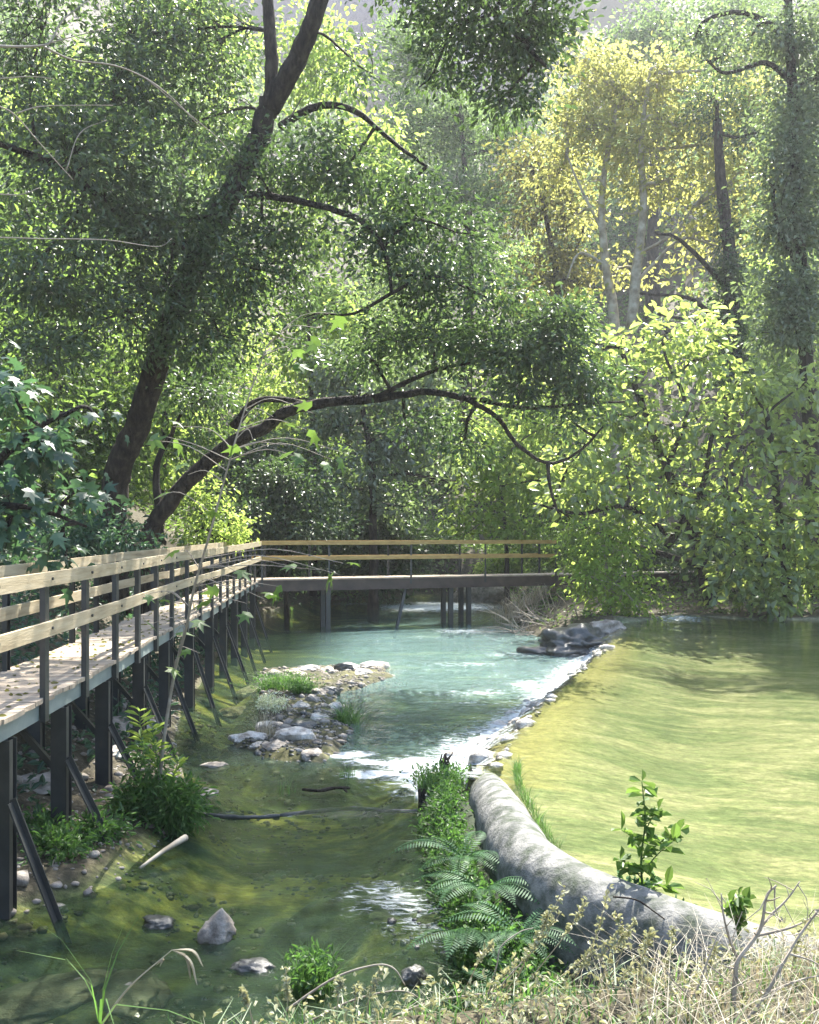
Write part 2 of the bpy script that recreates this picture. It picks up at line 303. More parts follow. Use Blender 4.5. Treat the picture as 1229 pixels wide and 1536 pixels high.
def sheet(name, xs, ys, zfun, mat, keep=None, attr=None, aname=None):
    X, Y = np.meshgrid(xs, ys); Z = zfun(X, Y); nx = len(xs); ny = len(ys)
    i = (np.arange(ny-1)[:,None]*nx + np.arange(nx-1)[None,:])
    q = np.stack([i, i+1, i+nx+1, i+nx], -1).reshape(-1, 4)
    if keep is not None:
        k = keep(X, Y).ravel(); q = q[k[q].any(1)]
        used = np.unique(q); mp = -np.ones(nx*ny, int); mp[used] = np.arange(len(used)); q = mp[q]
    else: used = np.arange(nx*ny)
    mb = MB(); mb.addq(np.stack([X.ravel(), Y.ravel(), Z.ravel()], 1)[used], q)
    o = mb.build(name, mat, smooth=True)
    if attr is not None:
        col = attr(X.ravel()[used], Y.ravel()[used])
        a = o.data.attributes.new(aname, 'FLOAT_COLOR', 'POINT'); a.data.foreach_set('color', col.astype(np.float32).ravel())
    return o
def axis(segs):
    a = []
    for lo, hi, st in segs: a += list(np.arange(lo, hi - 1e-6, st))
    return np.array(a + [segs[-1][1]])
def zone(x, y):
    h, r, p, ap = H(x, y, True); c = np.zeros((len(x), 4)); c[:,3] = 1
    c[:,0] = np.maximum(smst(.15, -.1, r), smst(.4,.1,sdf(BAR,x,y))*.4); c[:,1] = smst(.15, -.05, p)
    c[:,0] = np.where(sdf(SPIT, x, y) < .1, .25, c[:,0])
    c[:,2] = np.where(ap, .6*(p < .4), smst(-.9, -.1, p)*(p < .1)*(y > 9.3)*(y < 22)*(x < 6)*.8)   # ochre algae along the lip
    return c
ground = sheet('ground', axis([(-160,-30,5),(-30,-8,.6),(-8,6.5,.09),(6.5,14,.35),(14,40,1.2),(40,180,5)]),
               axis([(-30,0,2.5),(0,4,.25),(4,26,.09),(26,48,.4),(48,120,2),(120,260,6)]), H, M['ground'], attr=zone, aname='zone')
tag(ground, kind='structure')

# foam and painted midstream sky glare: ellipses as (X, Y, rx, ry, strength)
LIPFOOT = [(.15,10.9),(.45,11.6),(1.1,13.2),(1.75,14.7),(2.3,16.2),(3.2,18.8),(4.0,21.4)]
def dline(pts, x, y):
    d = np.full(x.shape, 1e9)
    for a, b in zip(pts[:-1], pts[1:]):
        a = np.array(a, float); b = np.array(b, float); e = b - a; t = np.clip(((x-a[0])*e[0]+(y-a[1])*e[1])/(e@e), 0, 1)
        d = np.minimum(d, np.hypot(x-a[0]-t*e[0], y-a[1]-t*e[1]))
    return d
FOAM_GLARE = [(PZ(760,1085,.05), .55, 1.2, .27),(PZ(700,1120,.05), .5, .5, .38),(PZ(640,1158,.05), .45, .35, .55),(PZ(720,1040,.05), 1.1, .6, .25),(PZ(800,1030,.05), .7, 1.0, .3),(PZ(590,1160,.05), .7, .22, .5),(PZ(500,1135,.05), .5, .18, .4),(PZ(655,916,-.1), 2.6, 2.6, .46), (PZ(620,1152), .55, .42, .5), (PZ(520,1138), .55, .22, .42), (PZ(560,1150), .5, .22, .42), (PZ(430,1112), .5, .35, .3), (PZ(700,1000), 1.3, .5, .24),
        (PZ(720,1060), 1.0, .5, .22), (PZ(760,985), .9, .5, .25),(PZ(700,955,-.1), 1.5, 1.0, .3), (PZ(530,912,-.1), 1.6, 1.2, .25), (PZ(440,950), 1.0, .8, .2), (PZ(780,930,-.1), .8, 1.6, .25), (PZ(600,1080), .8, .2, .18), (PZ(640,965,-.1), 1.2,.6,.2)]
def wfoam_glare(x, y):
    f = np.zeros_like(x)
    f = np.maximum(f, (.46 + .16*fbm(x, y, 3.1, 5))*np.exp(-(dline(LIPFOOT, x, y)/(.3 + .12*fbm(x, y, 1.7, 2)))**2))
    f = np.maximum(f, .30*np.exp(-(dline(LIPFOOT, x, y)/.8)**2))
    for c, rx, ry, s in FOAM_GLARE: f = np.maximum(f, s*np.exp(-(((x-c[0])/rx)**2 + ((y-c[1])/ry)**2)))
    sill = [PZ(300,1219)[:2], PZ(420,1224)[:2], PZ(520,1214)[:2], PZ(655,1216)[:2]]
    f = np.maximum(f, .22*np.exp(-(dline(sill, x, y)/.05)**2))
    s2 = sdf(BAR, x, y); f = np.maximum(f, (.20 + .14*fbm(x, y, 2.2, 6))*smst(.12,-.12, s2))
    turq = smst(11.2, 12.6, y)*smst(34, 26, y)*smst(-3.2, -1.0, x)
    g = .12 + .88*turq*(.6+.4*smst(14,19,y))
    c = np.zeros((len(x), 4)); c[:,0] = f; c[:,1] = g; c[:,3] = 1; return c
def wz(x, y):
    f = wfoam_glare(x.ravel(), y.ravel())[:,0].reshape(x.shape)
    z = .045*smst(9.78, 9.98, y + .12*fbm(x, y*0, 1.1, 2)) + .03*smst(10.8, 11.9, y) - .02
    return z + .006*fbm(x, y*1.8, 2.4, 1) + f*.09*fbm(x, y*1.3, 5.5, 7, 3)
river = sheet('river_water', axis([(-9,6.5,.08)]), axis([(.6,4,.2),(4,26,.08),(26,62,.25)]), wz, M['river'],
              keep=lambda x, y: (sdf(RIVER, x, y) < .55) & ~((sdf(POOL, x, y) < .5)), attr=wfoam_glare, aname='foam')
tag(river, kind='structure')
def pfoam(x, y):
    h, r, p, ap = H(x, y, True); c = np.zeros((len(x), 4)); c[:,3] = 1
    a = np.clip(p/.9, 0, 1)
    c[:,0] = np.where(p > .03, .12 + .38*a + .14*fbm(x, y, 4.3, 3), 0) * (y > 9)
    far = np.exp(-(((x-6.9)/1.1)**2 + ((y-24.9)/.8)**2)); c[:,0] = np.maximum(c[:,0], .3*far)
    c[:,1] = .4 ; return c
def pz(x, y):
    h, r, p, ap = H(x, y, True)
    z = .5 + .004*fbm(x, y*1.7, 2.1, 3) + .16*np.exp(-(((x-7.0)/1.2)**2 + ((y-25.4)/.9)**2))
    z = z - .02*smst(-.5, 0, p)*((y > 9.3) & (x < 5.4))
    z = np.where(~ap & (p > .3), h - .15, z); return np.where(ap, np.minimum(z, h + .03 + .012*fbm(x, y, 9, 2, 2)), z)
def pkeep(x, y):
    h, r, p, ap = H(x, y, True); return (p < .18) | (ap & (r > -.15))
pool = sheet('pool_water', axis([(.0,6.5,.07),(6.5,21,.3)]), axis([(5,26,.07),(26,27,.2)]), pz, M['pool'], keep=pkeep, attr=pfoam, aname='foam')
tag(pool, kind='structure')

# the cliff above the wood
cl = MB(); nx, ny = 70, 50; vs = []
for j in range(ny):
    for i in range(nx):
        x = -60 + 240*i/(nx-1); z = 10 + 105*j/(ny-1)
        y = 172 + .12*(z-20) + 9*mnoise.fractal(Vector((x*.03, z*.02, 1.3)), 1, 2, 5) + 4*mnoise.noise(Vector((x*.13, z*.06, 4)))
        vs.append((x, y, z))
q = [(j*nx+i, j*nx+i+1, (j+1)*nx+i+1, (j+1)*nx+i) for j in range(ny-1) for i in range(nx-1)]
cl.addq(vs, q); tag(cl.build('cliff', M['cliff'], smooth=False), kind='structure')

# ------------------------------------------------------------------ foliage
def leaf_quads(mb, pos, dirs, L, W, rng, bend=.18):
    n = len(pos); s = nrm(np.cross(dirs, rng.normal(size=(n,3))*.7 + V(0,0,1)*.9)); up = np.cross(s, dirs)
    l = (L*rng.uniform(.6, 1.3, n))[:,None]; wd = (W*rng.uniform(.65, 1.25, n))[:,None]
    a = pos; b = pos + dirs*l*.45 + s*wd*.5 + up*l*bend*.4; c = pos + dirs*l - up*l*bend; d = pos + dirs*l*.45 - s*wd*.5 + up*l*bend*.4
    if L > 0 and n < 90000:               # two halves folded along the midrib
        b2 = pos + dirs*l*.78 + s*wd*.32 + up*l*bend*.15; d2 = pos + dirs*l*.78 - s*wd*.32 + up*l*bend*.15
        v = np.stack([a, b, b2, c, d2, d], 1).reshape(-1, 3); i = 6*np.arange(n)[:,None]
        mb.addq(v, np.concatenate([i + [[0,1,2,3]], i + [[0,3,4,5]]])); return
    v = np.stack([a, b, c, d], 1).reshape(-1, 3); mb.addq(v, np.arange(4*n).reshape(-1, 4))
def lobed(mb, pos, dirs, L, rng, lobes=5, droop=.25):     # broad palmate leaves, each one n-gon pair
    for p, d in zip(pos, dirs):
        s = nrm(np.cross(d, rng.normal(size=3)*.35 + V(0,0,1))); up = np.cross(s, d); l = L*rng.uniform(.7, 1.2)
        out = [(0,0)]
        angs = np.linspace(-115, 115, lobes)
        for i, a in enumerate(angs):
            R = l*(1.0 - .42*abs(a)/115)*.62; t = math.radians(a)
            out.append((R*math.sin(t), R*math.cos(t) + l*.3))
            if i < lobes-1:
                t2 = math.radians((a+angs[i+1])/2); out.append((R*.45*math.sin(t2), R*.45*math.cos(t2) + l*.3))
        ctr = p + d*l*.3
        vv = [p + s*x + d*y - up*droop*((x*x+(y-l*.3)**2)/l) for x, y in out]
        n = len(vv); mb.add([ctr + up*.02*l] + vv, [(0, i+1, (i+1) % n + 1) for i in range(n)])
def sprays(clumps, n, rng, shell=.45):
    c = np.array([k[:6] for k in clumps], float); wt = np.array([(k[3]*k[4]*k[5])**.72*(k[6] if len(k) > 6 else 1) for k in clumps]); wt /= wt.sum()
    idx = rng.choice(len(c), n, p=wt); d = nrm(rng.normal(size=(n,3))); r = rng.uniform(0, 1, n)**shell
    wob = 1 + .25*np.sin(d[:,0]*5 + idx)*np.cos(d[:,2]*4 + idx*2)
    off = d*(r*wob)[:,None]
    return c[idx,:3] + off*c[idx,3:6], d, idx
def foliage(clumps, n, per, L, W, rng, sr=.4, droop=.35, flat=.55, up=0.0, shell=.45, style='quad', lobes=5):
    mb = MB(); sp, sdn, idx = sprays(clumps, n, rng, shell)
    m = n*per; k = np.repeat(np.arange(n), per)
    o = rng.normal(size=(m,3))*sr*V(1,1,flat)*.6
    pos = sp[k] + o; o2 = nrm(o)
    d = nrm(o2*.7 + sdn[k]*.5 + rng.normal(size=(m,3))*.45 + V(0,0,-droop+up))
    if style == 'quad': leaf_quads(mb, pos, d, L, W, rng)
    else: lobed(mb, pos, d, L, rng, lobes)
    return mb, sp, idx
def px_clumps(lst):                     # (px, py, d, rx_px, ry_px[, depth_m[, weight]])
    r = []
    for k in lst:
        c = P(*k[:3]); s = k[2]/F; rd = k[5] if len(k) > 5 else (k[3]+k[4])/2*s
        r.append((c[0], c[1], c[2], k[3]*s, rd, k[4]*s, k[6] if len(k) > 6 else 1))
    return r
def tree(name, label, cat, limbs, clumps, mat, n, per, L, W, bark='bark', sr=.4, droop=.35, twigs=.12, seed=0, group=None, style='quad', base=None, lobes=5, shell=.45, tr=.012, flat=.55, mat2=None, foot=True, lai=3.2, parts=('trunk','crown'), noiser=.08):
    rng = np.random.default_rng(100 + seed)
    cl = px_clumps(clumps) if clumps and len(clumps[0]) <= 7 and base is None else clumps
    tb = MB(); nodes = []
    for li, (pts, r0, r1) in enumerate(limbs):
        w = np.array([P(*p) if len(p) == 3 and base is None else np.asarray(p[:3]) + (np.asarray(base) if base is not None else 0) for p in pts])
        if li == 0 and foot:
            b = w[0].copy(); g = h1(b[0], b[1]) - .15
            if b[2] > g: w = np.vstack([[b[0] + (b[0]-w[1][0])*.15, b[1], g], w])
        sl = smooth_line(w, 6); rr = np.linspace(r0, r1, len(sl))
        if li == 0: rr[:2] *= 1.25
        sl[1:-1] += rng.normal(size=(len(sl)-2, 3))*np.minimum(r1, .06)*.2
        tb.tube(sl, rr, 10 if r0 > .05 else 6, noiser); nodes.append(sl)
    nd = np.concatenate(nodes) if nodes else None
    sub = []; own_ = []                    # uneven outline: every clump breaks into smaller ones with gaps between
    for ci, c in enumerate(cl):
        for k in range(7):
            d_ = nrm(rng.normal(size=3))*rng.uniform(.35, 1.0); f = rng.uniform(.28, .52)
            sub.append((c[0]+d_[0]*c[3]*.8, c[1]+d_[1]*c[4]*.8, c[2]+d_[2]*c[5]*.8, c[3]*f, c[4]*f, c[5]*f*.75, (c[6] if len(c) > 6 else 1)*rng.uniform(.15, 2.0))); own_.append(ci)
    for ci, c in enumerate(cl): sub.append((*c[:6], (c[6] if len(c) > 6 else 1)*.7)); own_.append(ci)
    sa = np.array([q_[:6] for q_ in cl]); lo = (sa[:,:3]-sa[:,3:]).min(0); hi = (sa[:,:3]+sa[:,3:]).max(0); tt = rng.uniform(0, 1, (5000, 2))*(hi-lo)[[0,2]] + lo[[0,2]]
    cov = ((((tt[:,None,0]-sa[:,0])/sa[:,3])**2 + ((tt[:,None,1]-sa[:,2])/sa[:,5])**2) < 1).any(1).mean()*(hi-lo)[0]*(hi-lo)[2]
    per = max(6, int(per*.6)); n = int(cov*lai/(.55*L*W)/per)
    mb, sp, idx = foliage(sub, n, per, L, W, rng, sr*1.15, droop, flat, 0, shell, style, lobes); idx = np.array(own_)[idx]
    loc = nd[0] if nd is not None else V(cl[0][0], cl[0][1], h1(cl[0][0], cl[0][1]))
    # boughs from the limbs to every clump, and twigs to some sprays
    for ci, c in enumerate(cl):
        cc = np.array(c[:3]); dd = np.linalg.norm(nd - cc, axis=1); st = nd[np.argmin(dd)]
        mid = (st+cc)/2 + rng.normal(size=3)*.12*dd.min() + V(0,0,.06*dd.min())
        end = cc + (cc-st)*.25
        bl = smooth_line([st, mid, cc, end], 4); tb.tube(bl, np.linspace(tr*3.2, tr*1.1, len(bl)), 5, .1, False)
        own = np.where(idx == ci)[0]; own = own[rng.random(len(own)) < twigs]
        for s in own:
            a = bl[rng.integers(3, len(bl))]; e = sp[s]; m = (a+e)/2 + rng.normal(size=3)*.12*np.linalg.norm(e-a)
            tb.tube(smooth_line([a, m, e], 3), np.linspace(tr, tr*.3, 7), 3, 0, False)
    root = empty(name, loc, label, cat, group)
    tb.build(parts[0], M[bark], root, True, loc); mb.build(parts[1], M[mat], root, False, loc)
    return root

# ------------------------------------------------------------------ walkway
def wx(y):                              # river-side edge of the walkway
    return np.interp(y, [3, 7, 9, 10.4, 12, 14, 17.5, 21, 26.6], [-2.93, -3.0, -3.08, -3.16, -3.28, -3.42, -3.55, -3.8, -4.15])
DZ = 1.50; WW = .86
wk = empty('boardwalk', (-3.0, 7, 0), 'long narrow wooden boardwalk on dark steel legs, running along the left bank of the stream', 'walkway')
def wbuild(mb, name, mat, root, label=None, smooth=False):
    o = mb.build(name, mat, None, smooth)
    for v in (): pass
    o.parent = root; o.matrix_parent_inverse.identity(); o.location = -root.location
    if label: o['label'] = label
    return o
rg = np.random.default_rng(5)
mb = MB(); y = 3.6
while y < 26.7:
    x = wx(y); j = rg.uniform(-.018, .018); tz = rg.uniform(-.004, .004)
    mb.beam((x + .02 + j, y, DZ - .02 + tz), (x - WW - .03 + j, y + rg.uniform(-.006, .006), DZ - .02 - tz), .132, .038); y += .142
wbuild(mb, 'deck', M['deck'], wk)
for off, nm in ((-.03, 'beam'), (-WW + .03, 'beam')):
    mb = MB(); ys = np.arange(3.6, 26.9, 1.1)
    for a, b in zip(ys[:-1], ys[1:]):
        mb.beam((wx(a)+off, a, DZ-.115), (wx(b)+off, b, DZ-.115), .012, .14)
        mb.beam((wx(a)+off-.02, a, DZ-.05), (wx(b)+off-.02, b, DZ-.05), .05, .012); mb.beam((wx(a)+off-.02, a, DZ-.18), (wx(b)+off-.02, b, DZ-.18), .05, .012)
    wbuild(mb, nm, M['channel'], wk)
mb = MB(); ys = np.arange(4.2, 26.6, 1.15)
for y in ys:
    mb = MB(); mb.beam((wx(y)-.05, y+.3, DZ-.1), (wx(y)-WW+.05, y+.3, DZ-.1), .05, .09); wbuild(mb, 'joist', M['steel'], wk)
RT, RM = 2.485, 2.075                   # rail centres
py_ = list(np.arange(4.55, 26.5, 1.16))
for side, xo in ((0, .0), (1, -WW)):
    for y in py_:
        yy = y + side*.35
        mb = MB(); x = wx(yy) + xo; s = 1 if side == 0 else -1
        zb = DZ-.2
        mb.box((x + s*.028, yy, (zb + RT + .03)/2), .008, .085, RT + .03 - zb)          # channel section: web and two flanges
        mb.box((x + s*.004, yy - .039, (zb + RT + .03)/2), .04, .007, RT + .03 - zb)
        mb.box((x + s*.004, yy + .039, (zb + RT + .03)/2), .04, .007, RT + .03 - zb)
        wbuild(mb, 'post', M['steel'], wk)
        if side == 0 and y < 15:
            for zc in (RT, RM):
                mb = MB(); mb.tube([V(x+.06, yy, zc), V(x+.085, yy, zc)], .013, 8); wbuild(mb, 'bolt', M['steel'], wk)
    L = 3.48; y0 = 3.4
    while y0 < 26.3:
        y1 = min(y0 + L - .006, 26.65)
        for zc in (RT, RM):
            mb = MB(); xx = xo + (.055 if side == 0 else .045)
            m = (y0+y1)/2; hh = .122 + rg.uniform(-.006, .006); z1 = zc + rg.uniform(-.008, .008)
            mb.beam((wx(y0)+xx, y0, z1), (wx(m)+xx, m, z1), .036, hh); mb.beam((wx(m)+xx, m, z1), (wx(y1)+xx, y1, z1), .036, hh)
            wbuild(mb, 'rail', M['wood'], wk)
        y0 += L
for i, y in enumerate([5.7, 7.3, 8.65, 10.1, 11.9, 13.6, 15.5, 17.4, 19.4, 21.4, 23.4, 25.4]):
    for xo in (-.05, -WW + .1):
        x = wx(y) + xo; g = h1(x, y) - .3; mb = MB(); wd = .14
        mb.box((x, y-.066, (g + DZ-.19)/2), wd, .008, DZ-.19-g); mb.box((x, y+.066, (g + DZ-.19)/2), wd, .008, DZ-.19-g); mb.box((x, y, (g+DZ-.19)/2), .01, .124, DZ-.19-g)
        mb.box((x + wd/2 - .006, y-.03, (g + DZ-.19)/2), .006, .06, DZ-.19-g)
        wbuild(mb, 'leg', M['steel'], wk)
    x = wx(y) - .0; zt = .85 if i < 4 else .95; xb = x + .52; g = h1(xb, y) - .2
    mb = MB(); a = V(x + .03, y-.09, zt); b = V(xb, y - .12, g); mb.beam(a, b, .012, .085, (0,1,0)); mb.beam(a + V(0,.035,.02), b + V(0,.035,.02), .07, .012, (0,1,0))
    wbuild(mb, 'brace', M['steel'], wk)
    mb = MB(); a = V(x - .02, y+.09, .6); b = V(x - WW + .22, y + .09, 1.3); mb.beam(a, b, .05, .05)
    wbuild(mb, 'cross_brace', M['steel'], wk)

# ------------------------------------------------------------------ footbridge
br = empty('footbridge', (-4.1, 27.2, 0), 'footbridge crossing the stream at a right angle, brown side beam and two orange wooden rails', 'bridge')
A = V(-4.55, 27.0, 0); B = V(9.6, 31.9, 0); bu = nrm(B-A); bn = V(bu[1], -bu[0], 0)   # bn points to the camera
LB = np.linalg.norm(B-A)
def bp(t, off, z): return A + bu*t + bn*off + V(0,0,z)
mb = MB(); t = .05
while t < LB: mb.beam(bp(t, .44, DZ-.02), bp(t, -.44, DZ-.02), .132, .038); t += .142
wbuild(mb, 'deck', M['deck'], br)
M['beam'] = surf('brown_painted_beam', [(.3,(.05,.035,.03)),(.6,(.085,.06,.05)),(.8,(.12,.08,.05))], 3, bump=.1, rough=.55)
for off in (.43, -.43):
    mb = MB(); mb.beam(bp(0, off, DZ-.19), bp(LB, off, DZ-.19), .05, .30); mb.beam(bp(0, off, DZ-.335), bp(LB, off, DZ-.335), .1, .012); mb.beam(bp(0, off, DZ-.045), bp(LB, off, DZ-.045), .1, .012)
    wbuild(mb, 'beam', M['beam'], br)
for off, ts in ((.47, [.35, 2.25, 4.7, 7.05, 9.4, 11.6]), (-.47, [.6, 1.9, 4.3, 6.6, 8.7, 9.3, 11.0])):
    s = 1 if off > 0 else -1
    for t in ts:
        mb = MB(); c = bp(t, off, 0); mb.beam(c + V(0,0,DZ-.2), c + V(0,0,2.51), .055, .008, bn); mb.beam(c + bu*.024 - bn*.02*s + V(0,0,DZ-.2), c + bu*.024 - bn*.02*s + V(0,0,2.51), .008, .04, bn)
        wbuild(mb, 'post', M['steel'], br)
    for zc in (2.50, 2.07):
        t = .2
        for e in (4.7, 9.4 if off > 0 else 9.3):
            mb = MB(); mb.beam(bp(t, off+.03*s, zc), bp(e-.005, off+.03*s, zc + rg.uniform(-.01,.01)), .036, .105); t = e
            wbuild(mb, 'rail', M['wood2'], br)
for px_, off in ((490, .3), (665, .3), (692, .3)):
    X = (px_-HX)/F*29.3
    t = (X - A[0] + .1)/bu[0]
    c = bp(t, off, 0); g = h1(c[0], c[1]) - .3; mb = MB(); mb.beam(c + V(0,0,g), c + V(0,0,DZ-.34), .13, .12, bn); wbuild(mb, 'leg', M['steel'], br)
    c = bp(t, -off, 0); mb = MB(); mb.beam(c + V(0,0,g), c + V(0,0,DZ-.34), .13, .12, bn); wbuild(mb, 'leg', M['steel'], br)
mb = MB(); a = bp(4.6, .25, DZ-.34); b = bp(4.15, .6, -.25); mb.beam(a, b, .08, .08, bn); wbuild(mb, 'brace', M['steel'], br)
for X in (7.55, 8.15, 5.6):
    t = (X - A[0])/bu[0]; c = bp(t, .3, 0); g = h1(c[0], c[1]) - .3; mb = MB(); mb.beam(c + V(0,0,g), c + V(0,0,DZ-.34), .16, .14, bn); wbuild(mb, 'leg', M['steel'], br)
    c = bp(t, -.3, 0); mb = MB(); mb.beam(c + V(0,0,g), c + V(0,0,DZ-.34), .16, .14, bn); wbuild(mb, 'leg', M['steel'], br)

# ------------------------------------------------------------------ weir wall: a rounded concrete back
wl = smooth_line([(.95,10.7,.02),(.87,10.2,.12),(.80,9.7,.21),(.77,9.2,.31),(.79,8.4,.40),(.82,7.6,.44),(.88,6.95,.45),(1.12,6.3,.46),(1.5,5.8,.46),(1.95,5.35,.45),(2.5,5.0,.44),(3.2,4.7,.4)], 14)
mb = MB(); n = len(wl); t = nrm(np.gradient(wl, axis=0)); sides = 30; vs = []
for i in range(n):
    x = nrm(np.cross(t[i], (0,0,1)))
    for a in np.linspace(0, math.pi, sides):
        R = .14 + .05*min(1, i/70) + .006*math.sin(i*.45) + .004*math.sin(i*1.7) ; u = math.cos(a)*R; h = math.sin(a)**.8*.24
        if i % 28 == 14: R -= .012; h -= .008
        nn_ = mnoise.fractal(Vector(tuple(wl[i]*3.0)) + Vector((a*1.1, a*.7, 0)), 1, 2, 5)*.007; R += nn_; h += nn_; R -= .02*(abs((i/len(wl)*7) % 1 - .5) < .018)
        vs.append(wl[i] + x*u*(1 + .18*(1-math.sin(a))) + V(0,0,h))
q = []
for i in range(n-1):
    for j in range(sides-1): q.append((i*sides+j, (i+1)*sides+j, (i+1)*sides+j+1, i*sides+j+1))
base = len(vs)                                                   # skirts down to the bed on both sides
for i in range(n):
    x = nrm(np.cross(t[i], (0,0,1)))
    for sgn, j in ((1, 0), (-1, sides-1)):
        p = np.array(vs[i*sides+j]); p = p + x*sgn*.05; p[2] = -.35; vs.append(p)
for i in range(n-1):
    q.append((base+2*i, base+2*i+2, (i+1)*sides, i*sides)); q.append((i*sides+sides-1, (i+1)*sides+sides-1, base+2*i+3, base+2*i+1))
mb.addq(vs, q)
wallo = mb.build('weir_wall', M['concrete'], None, True)
tag(wallo, 'grey rounded concrete weir wall curving between the dark stream and the green pool', 'wall')

# ------------------------------------------------------------------ rocks
def rock(name, c, r, mat, label, cat='rock', seed=0, sharp=.35, group=None, sub=4, peak=0):
    import bmesh
    bm = bmesh.new(); bmesh.ops.create_icosphere(bm, subdivisions=sub, radius=1)
    for v in bm.verts:
        p = v.co.copy(); k = 1 + sharp*mnoise.fractal(p*1.1 + Vector((seed*7.1, seed, 0)), 1, 2, 5) + .12*mnoise.noise(p*6 + Vector((seed,)*3))
        v.co = p*k
        if peak: v.co.z += peak*max(0, 1 - math.hypot(v.co.x-.3, v.co.y)*1.25)
        v.co.x *= r[0]; v.co.y *= r[1]; v.co.z *= r[2]
    me = bpy.data.meshes.new(name); bm.to_mesh(me); bm.free(); me.materials.append(M[mat])
    o = bpy.data.objects.new(name, me); C.objects.link(o); o.location = tuple(c); o.rotation_euler.z = seed*1.3
    for p in me.polygons: p.use_smooth = sub >= 4
    return tag(o, label, cat, group)
rk = rock('rock', PZ(326,1402,.0), (.13,.11,.10), 'rock', 'pointed pale grey rock standing alone in the near dark water', seed=1, peak=1.0, sharp=.25)
rk.rotation_euler.z = .2
rock('rock', PZ(238,1385,-.02), (.14,.10,.05), 'wetrock', 'small low dark rock barely breaking the near water, left of the pointed pale rock', seed=2)
rock('rock', PZ(60,1500,-.10), (.45,.26,.08), 'wetrock', 'broad flat submerged rock in the bottom left corner of the stream', seed=3, sharp=.25)
rock('rock', PZ(200,1490,-.10), (.34,.22,.08), 'wetrock', 'flat sunken slab beside the broad rock, near the arching dry grass blade', seed=4, sharp=.25)
rock('rock', PZ(322,1150,.03), (.15,.12,.06), 'rock', 'grey rock in the shallows right of the leafy streamside bush', seed=5)
rock('rock', PZ(312,1190,.02), (.13,.1,.05), 'rock', 'small rounded grey rock just above the low sill beside the dark grass clump', seed=6)
rock('rock', PZ(378,1452,-.03), (.15,.1,.045), 'wetrock', 'flat wet stone in front of the pointed pale rock', seed=7)
rock('rock', PZ(622,1466,.0), (.08,.07,.07), 'wetrock', 'small black stone under the ferns by the bottom edge of the weir', seed=8)
# stones of the gravel spit
spots = [(372,1108,.24,.16,.09),(412,1122,.22,.15,.1),(445,1108,.3,.22,.16),(468,1132,.18,.12,.07),(432,1070,.14,.11,.08),(452,1062,.16,.13,.09),(470,1052,.16,.13,.1),
         (402,1088,.2,.13,.06),(478,1042,.2,.16,.12),(494,1038,.2,.16,.11),(505,1060,.15,.13,.07),(440,1012,.32,.2,.1),(462,1005,.25,.2,.1),(492,1010,.3,.2,.14),(520,1006,.34,.22,.16),(545,1012,.26,.18,.1),
         (425,1020,.22,.16,.12),(560,1000,.3,.2,.1),(395,1060,.12,.1,.05),(456,1092,.24,.2,.13),(478,1080,.2,.16,.1),(420,1100,.13,.1,.06),(388,1118,.12,.09,.05)]
ORD = ['first','second','third','fourth','fifth','sixth','seventh','eighth','ninth','tenth','eleventh','twelfth','thirteenth','fourteenth','fifteenth','sixteenth']
rows = {}
for a, b, *_ in spots: rows.setdefault(0 if b > 1095 else 1 if b > 1055 else 2 if b > 1022 else 3, []).append(a)
ROWN = ['nearest','second nearest','third nearest','farthest']
TONE = ['pale crusted','grey-brown','pale crusted','grey-brown','dark wet']
def spit_label(i, a, b):
    r = 0 if b > 1095 else 1 if b > 1055 else 2 if b > 1022 else 3; k = sorted(rows[r]).index(a)
    return TONE[i % 5] + ' stone, ' + ORD[k] + ' from the left in the ' + ROWN[r] + ' row of the gravel spit'
for i, (a, b, rx, ry, rz) in enumerate(spots):
    rock('spit_stone', PZ(a, b, .1), (rx, ry, rz), ['tufa','rock','tufa','rock','wetrock'][i % 5], spit_label(i, a, b), 'stone', seed=10+i, group='stones of the gravel spit', sub=3)
# encrusted stones along the weir lip
for i, (a, b, s) in enumerate(LIPS := [(668,1150,.13),(690,1138,.14),(706,1122,.16),(722,1115,.18),(742,1103,.2),(748,1096,.14),(765,1085,.15),(780,1072,.16),(776,1060,.13),(795,1058,.17),(808,1046,.2),(818,1040,.2),(700,1130,.12),(755,1090,.2),(730,1122,.16)]):
    c = PZ(a, b, .2); rock('lip_stone', c + V(.25,0,-.02), (s*.75, s*.65, s*.5), ['tufa','rock','tufa'][i % 3], 'knobbly foam-washed stone, ' + ORD[sorted(range(len(LIPS)), key=lambda q_: -LIPS[q_][1]+LIPS[q_][0]*.01).index(i)] + ' from the near end of the weir lip', 'stone', seed=50+i, group='stones along the weir lip', sub=3, sharp=.7)
rock('rock', (4.0, 22.9, .12), (1.25, .85, .42), 'wetrock', 'long dark wet rock at the far end of the weir lip, below the hanging bush', seed=71, sharp=.5, sub=5)
rock('rock', (3.1, 22.3, .0), (.8, .5, .16), 'wetrock', 'low dark ledge of rock sloping into the turquoise water from the dark wet rock', seed=72, sharp=.5)
rock('rock', (4.75, 23.4, .45), (.5, .4, .22), 'rock', 'grey boulder on top of the dark wet rock beside the start of the waterfall', seed=73, sharp=.5)
rock('rock', P(845,922,30)*V(1,1,0)+V(0,0,.2), (.6,.4,.4), 'rock', 'brown rock under the bridge end, behind the tangle of dead twigs', seed=74)
rock('rock', P(720,885,38)*V(1,1,0)+V(0,0,.3), (1.0,.7,.7), 'rock', 'grey boulder beyond the bridge behind the pair of bridge legs', seed=75)
